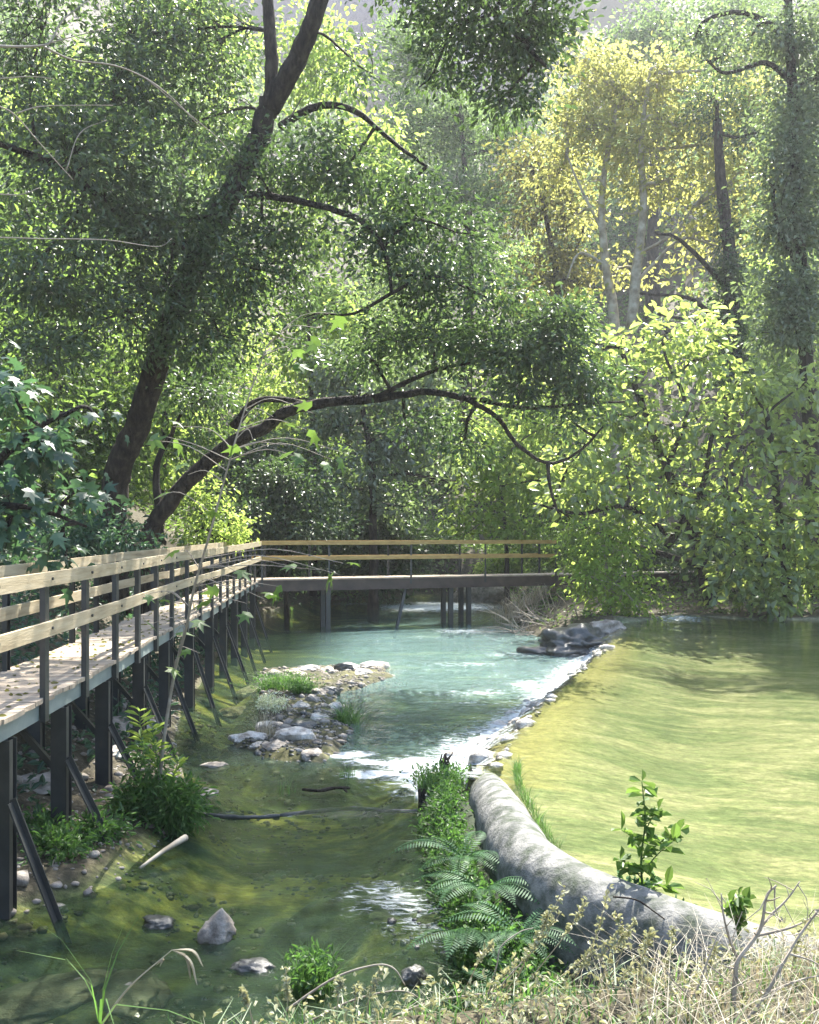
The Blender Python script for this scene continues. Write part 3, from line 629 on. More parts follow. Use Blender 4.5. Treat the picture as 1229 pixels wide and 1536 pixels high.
for i, (x, y, s) in enumerate([(-3.6,13.2,.2),(-3.9,12.6,.25),(-3.4,11.2,.14),(-3.0,16.5,.25),(-2.9,17.6,.22),(-3.6,9.4,.2)]):
    rock('bank_stone', (x, y, h1(x, y)), (s*1.3, s, s*.6), 'rock' if i % 2 else 'tufa', ['pale','brown','pale crusted','brown rounded','broad pale','small brown'][i] + ' stone beneath the boardwalk, ' + ORD[[9.4,11.2,12.6,13.2,16.5,17.6].index(y)] + ' in distance from the viewer', 'stone', seed=80+i, group='stones beneath the boardwalk', sub=3)

mb = MB(); a = PZ(210,1302,.02); b = PZ(279,1256,.10); mb.tube(smooth_line([a,(a+b)/2+V(0,0,.01),b],5), np.linspace(.012,.03,11), 8, .06)
tag(mb.build('stick', M['palebark'], smooth=True), 'pale bleached stick lying in the dark shallows beside the near bank', 'stick')
mb = MB(); mb.tube(smooth_line([PZ(455,1184,.06),PZ(480,1186,.09),PZ(500,1182,.08),PZ(524,1182,.1)],4), .018, 6, .2); mb.tube(smooth_line([PZ(515,1182,.09),PZ(521,1188,.06)],2), .012, 5)
tag(mb.build('drift_branch', M['bark'], smooth=True), 'thin dark branch stranded in the shallows above the low sill', 'branch')
mb = MB(); c = PZ(632,1232,-.1); mb.tube([c, c+V(.01,0,.17), c+V(0,.01,.33)], [.05,.045,.035], 9, .15)
tag(mb.build('stake', M['bark'], smooth=True), 'short dark stake standing in the water beside the grassy clump of the weir', 'stake')
mb = MB()
for k in range(7): c = PZ(668,1158,.28) + rg.normal(size=3)*V(.035,.03,0); mb.tube([c, c+rg.normal(size=3)*V(.03,.02,0)+V(0,0,.1), c+rg.normal(size=3)*V(.06,.03,0)+V(0,0,.2)], [.02,.014,.005], 6, .2)
tag(mb.build('stump', M['bark'], smooth=True), 'small splintered dark stump on the mossy tip of the weir beside the foam', 'stump')
mb = MB()  # log added in place of the low water step
for a in ([(300,1221),(360,1226),(420,1224)], [(420,1223),(520,1213),(600,1217),(658,1216)]):
    mb.tube(smooth_line([PZ(u,v,-.004) for u,v in a], 8), .022, 8, .35)
tag(mb.build('stand_in_log', M['wetrock'], smooth=True), 'long thin log added to stand in for the low step across the dark stream', 'log')

# ------------------------------------------------------------------ trees (pixel, pixel, distance)
tree('leaning_tree', 'huge dark tree with a leaning forked trunk, its crown filling the upper left', 'tree',
     [([(172,760,21.5),(180,700,21.3),(205,640,21),(235,550,20.6),(262,470,20.3),(320,340,20),(380,230,20),(405,150,20)], .31, .22),
      ([(405,160,20),(408,90,20),(404,20,20),(398,-80,20)], .15, .11), ([(405,165,20),(440,100,19.8),(470,30,19.6),(505,-80,19.4)], .22, .17),
      ([(420,190,20),(475,160,19.7),(530,165,19.5),(580,205,19.3),(640,250,19)], .09, .03),
      ([(350,290,20),(440,300,19),(540,330,18.5),(578,380,18.3),(588,440,18.2)], .08, .03),
      ([(300,380,20),(200,330,19),(90,250,18),(-20,210,17)], .14, .05),
      ([(505,-80,19.4),(620,-60,18.5),(740,20,18),(820,100,17.6)], .12, .03)],
     [(60,60,18,120,110,2),(230,50,20,130,100,2.2),(110,230,18,140,110,2),(300,180,21,90,80,1.6),(60,390,18,120,90,1.8),(230,330,19,130,80,2),(200,470,19,150,70,1.8),(370,400,19.5,110,90,1.8),
      (400,260,20.5,90,60,1.4),(500,250,19.5,100,70,1.6),(610,290,19,90,60,1.4),(690,350,18.7,80,60,1.3),(540,350,18.6,90,60,1.3),(330,500,19.5,100,50,1.5),(90,520,18.5,100,60,1.6),(420,350,20,80,60,1.3,.7),
      (640,410,18.6,110,50,1.3),(740,450,18.4,80,55,1.2),(540,100,20.5,50,60,1.1,.5),(610,-20,18.6,60,50,1.3),(700,40,18.2,95,75,1.5,1.5),(790,60,17.8,60,80,1.3,1.5),(760,140,18,60,45,1.2,1.3),(650,110,18.3,60,50,1,.8),(820,20,17.8,50,50,1.2,1.3),
      (300,330,18.6,80,60,1),(250,420,18.8,80,50,1),(360,250,18.6,60,50,.9),(640,-90,17,90,60,1.5),(760,-90,16.5,90,60,1.5),(860,-110,16.5,60,50,1.5),(700,-170,15.5,100,60,1.6),(560,-120,17,80,60,1.5),(480,470,18.9,60,40,.9,.4),(330,60,20.5,80,80,1.8,.8),(170,130,19,110,60,1.6)],  # clumps above the view, added to shade the near stream
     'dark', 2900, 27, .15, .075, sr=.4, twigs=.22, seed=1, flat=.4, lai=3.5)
tree('arching_tree', 'dark tree behind the boardwalk sending one long bare limb arching over the stream', 'tree',
     [([(222,812,22),(250,760,21.8),(300,705,21.5),(345,668,21.2),(400,640,20.8),(430,618,20.4),(490,603,20),(570,598,19.8),(640,588,19.6),(715,600,19.4)], .22, .055),
      ([(350,640,21.2),(390,600,21),(470,605,20.3)], .1, .05),
      ([(700,598,19.4),(745,625,19.2),(775,665,19),(822,695,18.9),(868,678,18.8),(905,640,18.7)], .055, .02), ([(822,692,18.9),(825,730,18.8),(838,770,18.8)], .045,.02),
      ([(720,600,19.4),(790,612,19.2),(870,606,19),(940,602,18.9)], .05, .02), ([(560,598,19.8),(640,560,19.6),(720,540,19.3)], .06, .03), ([(240,780,21.9),(235,700,22),(262,640,22)], .1, .05)],
     [(640,500,19.4,110,45,1.3),(740,530,19.2,90,45,1.2),(820,520,19,70,50,1.1),(870,570,18.9,50,40,1),(560,540,19.7,70,35,1,.6),(780,590,19,70,35,.9,.6),(610,640,19.8,80,40,1,.3),(700,650,19.4,60,50,.9,.25),
      (870,640,18.8,50,40,.8,.4),(300,600,21.5,60,50,1.2,.4),(840,470,19,50,40,.9,.8)],
     'dark', 1150, 27, .145, .07, lai=3.5, sr=.36, twigs=.3, seed=2, flat=.4)
tree('yellow_tree', 'tall tree with yellowing autumn leaves and two slim pale trunks', 'tree',
     [([(922,500,44),(912,420,44),(903,330,44),(908,250,44),(930,140,44)], .28, .09), ([(948,490,43),(956,400,43),(965,310,43),(962,210,43),(975,110,43)], .26, .08),
      ([(960,380,43),(1010,350,42.5),(1040,310,42)], .08, .04),([(958,420,43),(1020,360,42.5),(1080,370,42)], .08,.04),([(906,350,44),(870,280,44),(850,230,44)], .08,.04),([(912,400,44),(870,380,44),(850,420,44)], .08,.03)],
     [(830,260,46,35,45,1.6,.8),(1100,100,43,40,40,1.6,.6),(880,120,44.5,45,45,2),(1120,150,43,40,50,1.8,.7),(1120,250,42.5,40,50,1.8,.7),(850,180,45,30,40,1.6,.7),(940,400,44,50,40,1.5,.4),(1000,110,44,50,45,2),(900,110,44,55,55,2.2),(950,150,44,60,50,2.4),(880,190,44,60,50,2.2),(950,220,43.5,70,50,2.4),(1020,190,43,60,50,2.2),(1070,220,43,50,50,2),(1000,270,43,80,45,2.4),(1090,290,42,45,55,2,.8),(900,270,44,45,35,1.5,.6),
      (1040,350,42.5,60,35,1.6,.5),(1110,350,42,40,50,1.6,.6),(870,320,44.5,35,35,1.4,.5),(1060,410,42,40,30,1.2,.3),(940,320,43.5,40,30,1.4,.3)],
     'yellow', 1000, 22, .27, .17, bark='palebark', sr=.7, twigs=.3, seed=3, tr=.03)
tree('ivy_clad_tree', 'tree with a thick dark ivy-clad trunk rising right of the yellow tree', 'tree',
     [([(1100,560,40),(1098,470,40),(1095,380,40),(1082,280,40),(1076,180,40)], .42, .18),([(1090,430,40),(1020,360,39.5),(980,350,39)], .12, .04),([(1085,500,40),(1040,450,39.5),(960,440,39)], .14, .04),([(1080,480,40),(1040,480,39),(980,470,39)], .1, .04)],
     [(1098,500,39.8,22,60,.6,2.5),(1095,420,39.8,18,50,.5,2.5),(1088,340,39.9,14,50,.4,1.6),(1075,150,40,50,60,1.6,.5),(1130,200,40,40,60,1.4,.4),(1100,560,39.7,30,40,.8,2)],
     'dark', 560, 34, .17, .10, sr=.4, twigs=.1, seed=4, tr=.03)
tree('glossy_leaved_tree', 'tall tree with glossy silvery leaves at the right edge above the fig bushes', 'tree',
     [([(1215,620,30),(1205,480,30),(1198,330,30),(1190,180,30),(1185,40,30),(1180,-60,30)], .26, .12),([(1195,130,30),(1150,95,29.5),(1090,110,29),(1060,90,29)], .1, .03),([(1190,60,30),(1120,20,29),(1060,30,29),(1040,60,29)], .1, .03),([(1200,400,30),(1170,350,29.5),(1160,300,29.3)], .1, .04)],
     [(1190,250,29.2,30,120,.6,1.5),(1195,480,29.2,30,80,.6,1.5),(1195,60,30,50,60,1.6),(1190,170,30,40,60,1.4),(1200,260,30,45,60,1.5),(1175,350,29.6,45,50,1.2),(1210,330,30,50,60,1.5),(1170,430,29.6,35,50,1.1),(1215,440,29.6,40,60,1.3,.7),(1165,500,29.5,40,40,1.1,.8),
      (1085,80,29,40,50,1,.4),(1060,50,29,35,35,.9,.35),(1130,50,29.4,40,40,1,.5),(1240,120,30,40,80,1.5),(1150,270,29.8,25,40,.8,.7)],
     'silver', 1000, 26, .17, .095, sr=.5, twigs=.2, seed=5, tr=.02, lai=5)
tree('fig_tree', 'broad fig tree with highlight-coloured leaves spreading over the far side of the green pool', 'tree',
     [([(1062,890,27.5),(1040,800,27.3),(1000,700,27),(960,600,27),(930,520,27)], .2, .07),([(1056,850,27.5),(900,800,27),(830,760,27)], .09, .03),([(1000,800,27.3),(940,760,26.6),(870,770,26.2),(800,755,26)], .09, .03),
      ([(1000,820,27.3),(1050,740,26.8),(1070,650,26.5)], .12, .05),([(990,720,27),(1030,620,26.8),(1000,540,26.8)], .08, .04)],
     [(1000,500,27.2,75,40,1.4),(960,560,27,70,50,1.4),(1050,540,27.2,60,45,1.3),(920,620,26.8,70,50,1.3),(1010,640,26.8,80,60,1.5),(940,710,26.6,80,50,1.4),(1030,730,26.5,80,55,1.5),(880,740,26.4,55,40,1.1,.7),(960,775,26.3,80,35,1.3),
      (870,680,26.6,50,40,1,.5),(900,530,27.4,50,35,1,.8),(860,500,27.6,35,25,.9,.7),(1075,805,26.3,50,35,1.2)],
     'fig', 900, 16, .29, .19, sr=.5, twigs=.3, seed=6, tr=.014, droop=.3, lai=2.9)
tree('fig_tree', 'second fig tree at the right edge, its dark skirt touching the green pool', 'tree',
     [([(1180,920,27),(1175,820,27),(1160,700,26.8),(1150,620,26.6)], .2, .07),([(1178,850,27),(1110,780,26.4),(1080,720,26.2)], .1, .04)],
     [(1130,590,26.8,60,45,1.3),(1200,580,26.8,55,45,1.4),(1120,670,26.4,65,50,1.3),(1205,680,26.4,60,55,1.5),(1110,760,26,65,50,1.3),(1190,780,26,70,55,1.5),(1100,850,25.8,60,50,1.2),(1190,870,25.8,80,50,1.5,1.3),(1240,800,26,50,90,1.5),(1130,900,25.7,70,30,1.1,1.1)],
     'fig', 950, 16, .28, .19, sr=.5, twigs=.2, seed=7, tr=.014, droop=.3, lai=3.1)
tree('hanging_bush', 'bright green bush hanging over the right end of the footbridge down to the weir', 'bush',
     [([(925,950,25.6),(915,880,25.8),(905,820,26),(900,770,26)], .08, .03),([(940,945,25.4),(960,920,25.2),(930,880,25.2),(900,870,25.2)], .03, .012)],
     [(890,800,26,50,40,1),(930,830,26,45,45,1),(880,860,25.7,35,40,.8),(925,890,25.5,45,45,.9),(915,930,25.2,40,22,.7),(960,870,26,20,45,.6,.4),(955,925,25.2,25,20,.5)],
     'bright', 380, 20, .17, .11, sr=.4, twigs=.3, seed=8, tr=.012, bark='twig', lai=3.2)
tree('pale_feathery_tree', 'pale grey-green feathery tree between the dark crown and the yellow tree', 'tree',
     [([(700,520,56),(705,400,56),(700,280,56),(690,150,56)], .4, .12)],
     [(620,90,58,60,60,3),(680,190,57,70,60,3),(740,230,56,55,50,2.6),(620,200,58,60,60,3),(700,290,56,70,50,2.8),(770,200,55,25,50,1.4),(620,320,57,60,50,2.6),(760,330,56,50,50,2.4),(600,430,57,60,50,2.5),(700,400,56,60,50,2.5)],
     'pale', 900, 30, .32, .12, sr=.8, twigs=.2, seed=9, tr=.03, droop=-.3)
tree('brown_leaved_tree', 'olive-brown turning tree in the gap left of the yellow tree', 'tree',
     [([(840,500,50),(835,420,50),(820,330,50),(800,260,50)], .25, .08),([(838,430,50),(870,360,50),(880,320,50)], .08, .03)],
     [(790,240,50,45,40,2),(840,260,50,40,40,1.8),(800,310,50,45,35,1.8),(860,320,50,30,40,1.5),(830,380,49.5,45,35,1.8),(870,420,49.5,40,35,1.5),(800,430,50,40,40,1.6)],
     'olive', 420, 24, .32, .18, sr=.7, twigs=.3, seed=10, tr=.03)
tree('bright_lime_tree', 'lime-green sunlit tree glowing in the gap under the dark crown', 'tree',
     [([(470,700,38),(468,600,38),(465,520,38),(460,460,38)], .16, .05)],
     [(455,470,38,45,35,1.3),(500,480,38,35,30,1.2),(440,530,38,50,40,1.5),(490,550,38,45,40,1.4),(430,600,38,50,40,1.5),(400,670,38,50,40,1.5),(520,530,38.5,35,40,1.2),(480,440,38.5,30,20,1)],
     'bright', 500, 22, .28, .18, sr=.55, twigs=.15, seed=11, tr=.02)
tree('white_glinting_tree', 'mid-green tree with glinting pale leaves behind the middle of the footbridge', 'tree',
     [([(560,800,34),(558,700,34),(545,620,34),(530,540,34)], .18, .06)],
     [(520,560,35,50,45,1.6),(570,600,34.5,50,45,1.6),(500,640,34.5,50,40,1.4),(560,680,34,60,45,1.6),(620,650,34.5,50,50,1.6),(520,730,34,60,40,1.5),(600,760,34,60,30,1.4),(640,580,35,45,45,1.4),(660,720,34.5,40,40,1.2,.5)],
     'silver', 700, 22, .25, .15, sr=.5, twigs=.15, seed=12, tr=.02, lai=4.5)
tree('understory_bush', 'dark shaded bush behind the left half of the footbridge rails', 'bush',
     [([(430,820,31),(430,760,31),(425,710,31)], .08, .03)],
     [(410,720,31,50,35,1.2),(470,740,31,50,40,1.2),(400,780,30.5,50,30,1.1),(480,790,30.5,60,25,1.2),(350,770,29.5,40,25,1)],
     'dark', 420, 34, .15, .09, sr=.5, twigs=.1, seed=13, lai=5)
tree('light_green_bush', 'pale yellow-green sunlit bush behind the right half of the footbridge', 'bush',
     [([(760,820,36),(755,760,36),(745,700,36)], .1, .03)],
     [(720,700,36,40,35,1.3),(770,730,36,50,40,1.4),(710,760,36,40,35,1.3),(770,790,35.5,50,25,1.3),(820,640,36.5,45,40,1.4),(770,670,36.5,40,35,1.2),(700,800,35.5,30,20,.9),(840,720,36,35,45,1.2)],
     'bright', 560, 24, .26, .16, sr=.5, twigs=.15, seed=14)
tree('lime_shrub', 'small brilliant lime-green shrub glowing behind the boardwalk rail under the arching limb', 'shrub',
     [([(320,830,26),(318,790,26),(325,760,26)], .05, .02)],
     [(300,765,26,35,25,.8),(345,785,26,35,25,.8),(290,800,26,25,20,.6),(340,810,26,40,15,.7),(320,740,26.2,22,16,.5)],
     'bright', 200, 30, .15, .09, sr=.35, twigs=.2, seed=15)
tree('small_dark_tree', 'dark tree behind the leaning trunk at the far left, seen through its leaves', 'tree',
     [([(90,800,27),(100,680,27),(80,560,27),(60,420,27)], .22, .08)],
     [(80,650,27,90,70,2),(40,500,28,80,80,2.2),(150,620,27.5,70,60,1.8),(130,720,27,70,50,1.6),(30,300,29,80,100,2.5),(150,400,29,80,90,2.5),(280,560,29,70,60,2),(290,660,28.5,60,45,1.5),(320,440,31,80,70,2)],
     'mid', 1100, 24, .2, .11, sr=.6, twigs=.1, seed=16, lai=4)
tree('sunlit_bank_tree', 'bright green tree on the left bank behind the leaning trunk, glowing through its crown', 'tree',
     [([(240,780,35),(250,600,36),(260,400,37),(280,200,38)], .2, .08)],
     [(330,200,38,50,60,2),(150,160,40,110,90,3),(340,400,38,60,60,2),(180,430,38,60,60,2),(230,600,36,60,60,2),(60,200,40,80,80,3),(270,720,35,40,40,1.4),(150,560,37,60,60,2),(300,60,40,110,70,3),(480,100,42,60,90,2.5),(450,330,40,60,80,2.2),(560,230,44,50,70,2)],
     'bright', 1200, 22, .3, .19, sr=.8, twigs=.08, seed=17)
tree('low_branching_shrub', 'mid-green shrub behind the boardwalk at the foot of the arching tree', 'shrub',
     [([(210,860,20),(200,820,20),(190,790,20)], .05, .02)],
     [(150,800,20,60,35,.9),(200,820,19.5,60,25,.8),(90,810,19,60,40,1)],
     'teal', 240, 30, .14, .07, sr=.35, twigs=.15, seed=18, lai=5)
tree('near_fig_bough', 'blue-green shaded fig tree leaning in from the left edge beside the boardwalk', 'tree',
     [([(-120,850,10.5),(-60,760,10.5),(0,690,10.5),(60,640,10.5),(120,610,10.5)], .09, .02),([(-60,760,10.5),(40,760,10.3),(130,790,10.2)], .05, .015)],
     [(20,590,10.5,70,50,.6),(60,680,10.4,80,50,.7),(20,770,10.3,80,50,.7),(110,740,10.3,50,50,.5),(100,830,10.2,60,25,.5,.6),(-60,700,10.6,80,120,1),(140,620,10.6,30,25,.3,.4),(0,820,10.2,60,35,.5)],
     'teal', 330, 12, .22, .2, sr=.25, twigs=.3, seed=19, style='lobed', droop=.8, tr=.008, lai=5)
tree('pale_crowned_tree', 'pale green rounded tree on the slope right below the cliff', 'tree',
     [([(980,300,75),(985,150,75),(990,60,75)], .5, .2)],
     [(940,50,76,50,40,3),(1000,30,75,60,50,3.5),(1050,90,74,60,60,3.5),(980,90,75,50,40,3),(920,90,76,30,30,2),(1100,30,76,60,60,3.5),(1130,130,75,50,60,3)],
     'pale', 700, 40, .42, .24, sr=1.2, twigs=.05, seed=20, tr=.04)

# far-off wood on the slopes, reading as one mass
def wood(name, label, mat, n_cr, xr, yr, seed, L=.42, cond=None, rr=(2.5,5), per=20, sp=40):
    rng = np.random.default_rng(seed); cl = []
    while len(cl) < n_cr:
        y = rng.uniform(*yr); x = rng.uniform(*xr)
        if abs(x) > y*.5 + 4: continue
        if cond and not cond(x, y): continue
        r = rng.uniform(*rr); g = h1(x, y)
        for k in range(3): cl.append((x + rng.normal()*r*.4, y + rng.normal()*r*.4, g + r*(.5 + .75*k), r*(1-.15*k), r*(1-.15*k), r*.8, 1))
    mb, _, _ = foliage(cl, n_cr*sp, per, L, L*.6, rng, 1.1, .2, .5)
    return tag(mb.build(name, M[mat], smooth=False), label, 'woodland', None, 'stuff')
wood('hillside_wood', 'dense pale green wood covering the far slope behind every other tree', 'pale', 150, (-60,75), (58,150), 31, L=.5)
wood('valley_wood', 'darker green mass of trees filling the valley floor behind the footbridge', 'bright', 46, (-30,34), (44,75), 32, L=.34, cond=lambda x, y: abs(x-1) > 1 or y > 48, rr=(1.8,3.6))
wood('left_bank_wood', 'shaded wood on the steep left bank behind the boardwalk', 'mid', 26, (-26,-7), (15,48), 33, L=.22, rr=(1.5,3), cond=lambda x, y: x < -6.5 - .14*(y-10))

# ------------------------------------------------------------------ low plants
def blades(mb, roots, h, wd, lean, rng, segs=3, bias=(0,0,0)):
    n = len(roots); d = rng.normal(size=(n,3))*V(1,1,0)*lean + np.asarray(bias); hh = (h*rng.uniform(.5, 1.25, n))[:,None]
    s = nrm(np.cross(nrm(d + V(1e-4,0,.001)), V(0,0,1)) + rng.normal(size=(n,3))*.3)*wd*.5*rng.uniform(.7,1.3,n)[:,None]
    P_ = []
    for k in range(segs+1):
        t = k/segs; c = roots + V(0,0,1)*hh*t*(1 - .25*t*np.minimum(np.linalg.norm(d, axis=1), 1.6)[:,None]) + d*hh*t*t; P_ += [c - s*(1-t*.9), c + s*(1-t*.9)]
    m = 2*(segs+1); v = np.stack(P_, 1).reshape(-1, 3); b = (np.arange(n)*m)[:,None]
    q = np.concatenate([b + [[2*k, 2*k+1, 2*k+3, 2*k+2]] for k in range(segs)]); mb.addq(v, q)
def on_ground(x, y, dz=0): return np.stack([x, y, H(x, y) + dz], 1)
def scatter(poly, n, rng):
    poly = np.asarray(poly)[:, :2]; lo = poly.min(0); hi = poly.max(0); out = np.zeros((0, 2))
    while len(out) < n:
        q = rng.uniform(lo, hi, (n*3, 2)); q = q[sdf(poly, q[:,0], q[:,1]) < 0]; out = np.vstack([out, q])
    return out[:n]
def tuft(name, label, cat, c, r, h, n, wd=.012, mat='grass', lean=.55, seed=0, group=None, z=None, leafy=0, part='blades'):
    rng = np.random.default_rng(seed + 500); a = rng.uniform(0, 2*math.pi, n); q = r*np.sqrt(rng.uniform(0, 1, n))
    x = c[0] + q*np.cos(a); y = c[1] + q*np.sin(a); p = on_ground(x, y, -.02) if z is None else np.stack([x, y, np.full(n, z)], 1)
    mb = MB(); blades(mb, p, h, wd, lean, rng)
    if leafy:
        k = rng.integers(0, n, leafy); pos = p[k] + np.stack([rng.normal(size=leafy)*r*.35, rng.normal(size=leafy)*r*.35, rng.uniform(.2, .95, leafy)*h], 1)
        leaf_quads(mb, pos, nrm(rng.normal(size=(leafy,3)) + V(0,0,.3)), .05, .022, rng)
    return tag(mb.build(name, M[mat]), label, cat, group)
def bush(name, label, cat, cl, mat, n, per, L, W, seed, sr=.12, kind=None, stems=14, style='quad', droop=.2, stem_mat='twig'):
    rng = np.random.default_rng(seed + 900); mb, sp, idx = foliage(cl, n, per, L, W, rng, sr, droop, .8, 0, .55, style)
    c = cl[0]; loc = V(c[0], c[1], h1(c[0], c[1])); root = empty(name, loc, label, cat)
    sb = MB()
    for k in rng.choice(len(sp), min(stems, len(sp)), replace=False):
        e = sp[k]; b = loc + V(*(rng.normal(size=2)*.3*(e-loc)[:2]), -.03); m = (b+e)/2 + rng.normal(size=3)*.04
        sb.tube(smooth_line([b, m, e], 3), np.linspace(.008, .003, 7), 4, 0, False)
    sb.build('stem', M[stem_mat], root, True, loc); mb.build('foliage', M[mat], root, False, loc); return root
gr = np.random.default_rng(77)
# green growth on the stream side of the weir
def WG(px, py, z): return PZ(px, py, z)[:2]
poly = [(.66,9.9),(.25,9.75),(.12,9.2),(.2,8.4),(.25,7.6),(.30,6.9),(.35,6.3),(.55,5.6),(1.0,5.3),(.95,5.9),(.72,6.6),(.62,7.2),(.58,8),(.54,9)]
q = scatter(poly, 5200, gr); d_ = -sdf(poly, q[:,0], q[:,1]); z = .02 + .40*np.clip(d_/.25, 0, 1)*smst(4.9, 7.2, q[:,1])*smst(10.1, 9.2, q[:,1]) + 0*d_
mb = MB(); pr = np.stack([q[:,0], q[:,1], z], 1)
blades(mb, pr - V(0,0,.08), .16, .012, .7, gr)
k = gr.integers(0, len(pr), 9000); leaf_quads(mb, pr[k] + gr.normal(size=(9000,3))*V(.05,.05,.06) + V(0,0,.06), nrm(gr.normal(size=(9000,3)) + V(-.2,-.4,.3)), .05, .024, gr)
tag(mb.build('weir_greenery', M['grass']), 'mat of green herbs and grass covering the stream side of the concrete weir', 'ground cover', None, 'stuff')
mb = MB(); vs = []; nx_, ny_ = 14, 60                                # the earth it grows on
for j in range(ny_):
    t = j/(ny_-1); y = 9.95 - 4.6*t; xr = np.interp(y, [5.3,6.3,7.2,8,9,9.95], [1.0,.8,.66,.62,.58,.62]); xl = np.interp(y, [5.3,6.3,7.6,8.4,9.2,9.95], [.6,.4,.28,.24,.18,.35])
    for i in range(nx_):
        u = i/(nx_-1); vs.append((xl + (xr-xl)*u, y, -.25 + .60*math.sin(min(1, u*1.15)*math.pi/2)**.6*float(smst(5.0, 6.8, y)) * float(smst(10.0, 9.0, y)) + .03*float(fbm(u*3, y*3, 2, 5))))
mb.addq(vs, [(j*nx_+i, j*nx_+i+1, (j+1)*nx_+i+1, (j+1)*nx_+i) for j in range(ny_-1) for i in range(nx_-1)])
M['soil'] = surf('dark_moss_soil', [(.3,(.012,.02,.01)),(.6,(.03,.045,.018)),(.8,(.06,.06,.03))], 12, bump=.8)
tag(mb.build('mossy_bank', M['soil'], smooth=True), kind='structure')

def fern(c, label, n, L, seed, bias=(0,0,0)):
    rng = np.random.default_rng(seed + 50); root = empty('fern', c, label, 'fern', 'ferns on the stream side of the weir')
    for k in range(n):
        a = rng.uniform(0, 2*math.pi); d = nrm(V(math.cos(a), math.sin(a)*.7, 0) + np.asarray(bias)); l = L*rng.uniform(.7, 1.15); mb = MB()
        ts = np.linspace(0, 1, 26); up = rng.uniform(.5, .95)
        pts = np.array([d*l*t*.85 + V(0,0,1)*l*(up*t - (up*.55 + .25)*t*t) for t in ts])
        mb.tube(pts, np.linspace(.004, .001, 26), 3, 0, False); tg = nrm(np.gradient(pts, axis=0)); s = nrm(np.cross(tg, V(0,0,1))); nn = np.cross(s, tg)
        for sg in (-1, 1):
            w_ = l*.17*np.sin(np.clip(ts*1.02, 0, 1)*math.pi*.93 + .15)[2:, None]; b = pts[2:]; dd = nrm(s[2:]*sg + tg[2:]*.35 - nn[2:]*.2)
            tip = b + dd*w_; m1 = b + dd*w_*.5 + tg[2:]*l*.011; m2 = b + dd*w_*.5 - tg[2:]*l*.011
            mb.addq(np.stack([b, m1, tip, m2], 1).reshape(-1,3), np.arange(4*len(b)).reshape(-1,4))
        mb.build('frond', M['fern'], root)
    return root
fern((.42,7.35,.38), 'fern with arching fronds high on the weir greenery, left of the wall bend', 9, .62, 1, (-.5,-.4,0))
fern((.52,6.75,.36), 'large fern spilling down beside the widest part of the concrete wall', 12, .62, 2, (-.2,-.6,0))
fern((.38,6.35,.22), 'shaded fern low at the foot of the weir greenery by the foamy bar', 10, .55, 3, (-.5,-.3,0))
fern((.70,6.15,.30), 'fern leaning over the lower concrete wall above the dry grass', 10, .55, 4, (0,-.5,0))
fern((.62,5.7,.12), 'lowest dark fern at the water under the dry seed stalks', 10, .5, 5, (-.2,-.2,0))

# grassy edge between wall and pool
q = []; rr_ = np.random.default_rng(3)
mb = MB(); w2 = wl[18:78]; k = rr_.integers(0, len(w2), 700); tt = nrm(np.gradient(w2, axis=0)); xx = nrm(np.cross(tt, (0,0,1)))
side_ = -1 if np.mean(xx[:,0]) < 0 else 1
p = w2[k] + xx[k]*side_*(.24 + rr_.uniform(0, .07, 700))[:,None]; p[:,2] = .44
keepk = rr_.random(700) < (.25 + .75*np.abs(np.sin(k*.23))); p = p[keepk]
blades(mb, p, .13, .008, .5, rr_); tag(mb.build('waterline_grass', M['grass']), 'thin fringe of grass along the pool side of the concrete wall', 'grass', None, 'stuff')

# streamside bush and neighbours on the left
c = PZ(245,1225,.1)
bush('streamside_bush', 'dark leafy bush on the left shore in front of the boardwalk legs', 'bush',
     [(c[0]-.02,c[1],.2,.36,.3,.22),(c[0]+.15,c[1]-.05,.22,.25,.22,.2),(c[0]-.3,c[1],.18,.25,.25,.18),(c[0]-.12,c[1]+.05,.55,.2,.2,.3,.6)], 'grass', 190, 22, .085, .022, 1, .12)
def wand(name, label, pts, h_leaf, mat, n, L, W, r=.008, seed=0, cat='plant', bare=.25, stem='grass'):
    rng = np.random.default_rng(seed+70); sl = smooth_line(pts, 6); root = empty(name, sl[0], label, cat); tb = MB(); tb.tube(sl, np.linspace(r, r*.35, len(sl)), 5, 0); tb.build('stem', M[stem], root, True, sl[0])
    mb = MB(); t = rng.uniform(bare, 1, n)**.8*(len(sl)-1.01); i = t.astype(int); f = (t-i)[:,None]; p = sl[i]*(1-f) + sl[i+1]*f
    a = rng.uniform(0, 2*math.pi, n); d = nrm(np.stack([np.cos(a), np.sin(a), np.full(n, .55)], 1)); leaf_quads(mb, p, d, L, W, rng); mb.build('leaf', M[mat], root, False, sl[0]); return root
g0 = c[2]
wand('willow_shoot', 'tall willowy shoot with bright narrow leaves, left of the sapling by the boardwalk', [P(222,1190,9.3),P(214,1120,9.3),P(208,1062,9.3)], 0, 'bright', 26, .14, .03, seed=1, bare=.35)
wand('willow_shoot', 'shorter bright narrow-leaved shoot just right of the taller willowy shoot', [P(245,1195,9.2),P(236,1140,9.2),P(228,1090,9.2)], 0, 'bright', 24, .13, .03, seed=2, bare=.3)
wand('willow_shoot', 'low leaning shoot with narrow leaves at the water side of the streamside bush', [P(250,1185,9.1),P(262,1160,9.1),P(268,1140,9.0)], 0, 'bright', 14, .10, .025, seed=3)
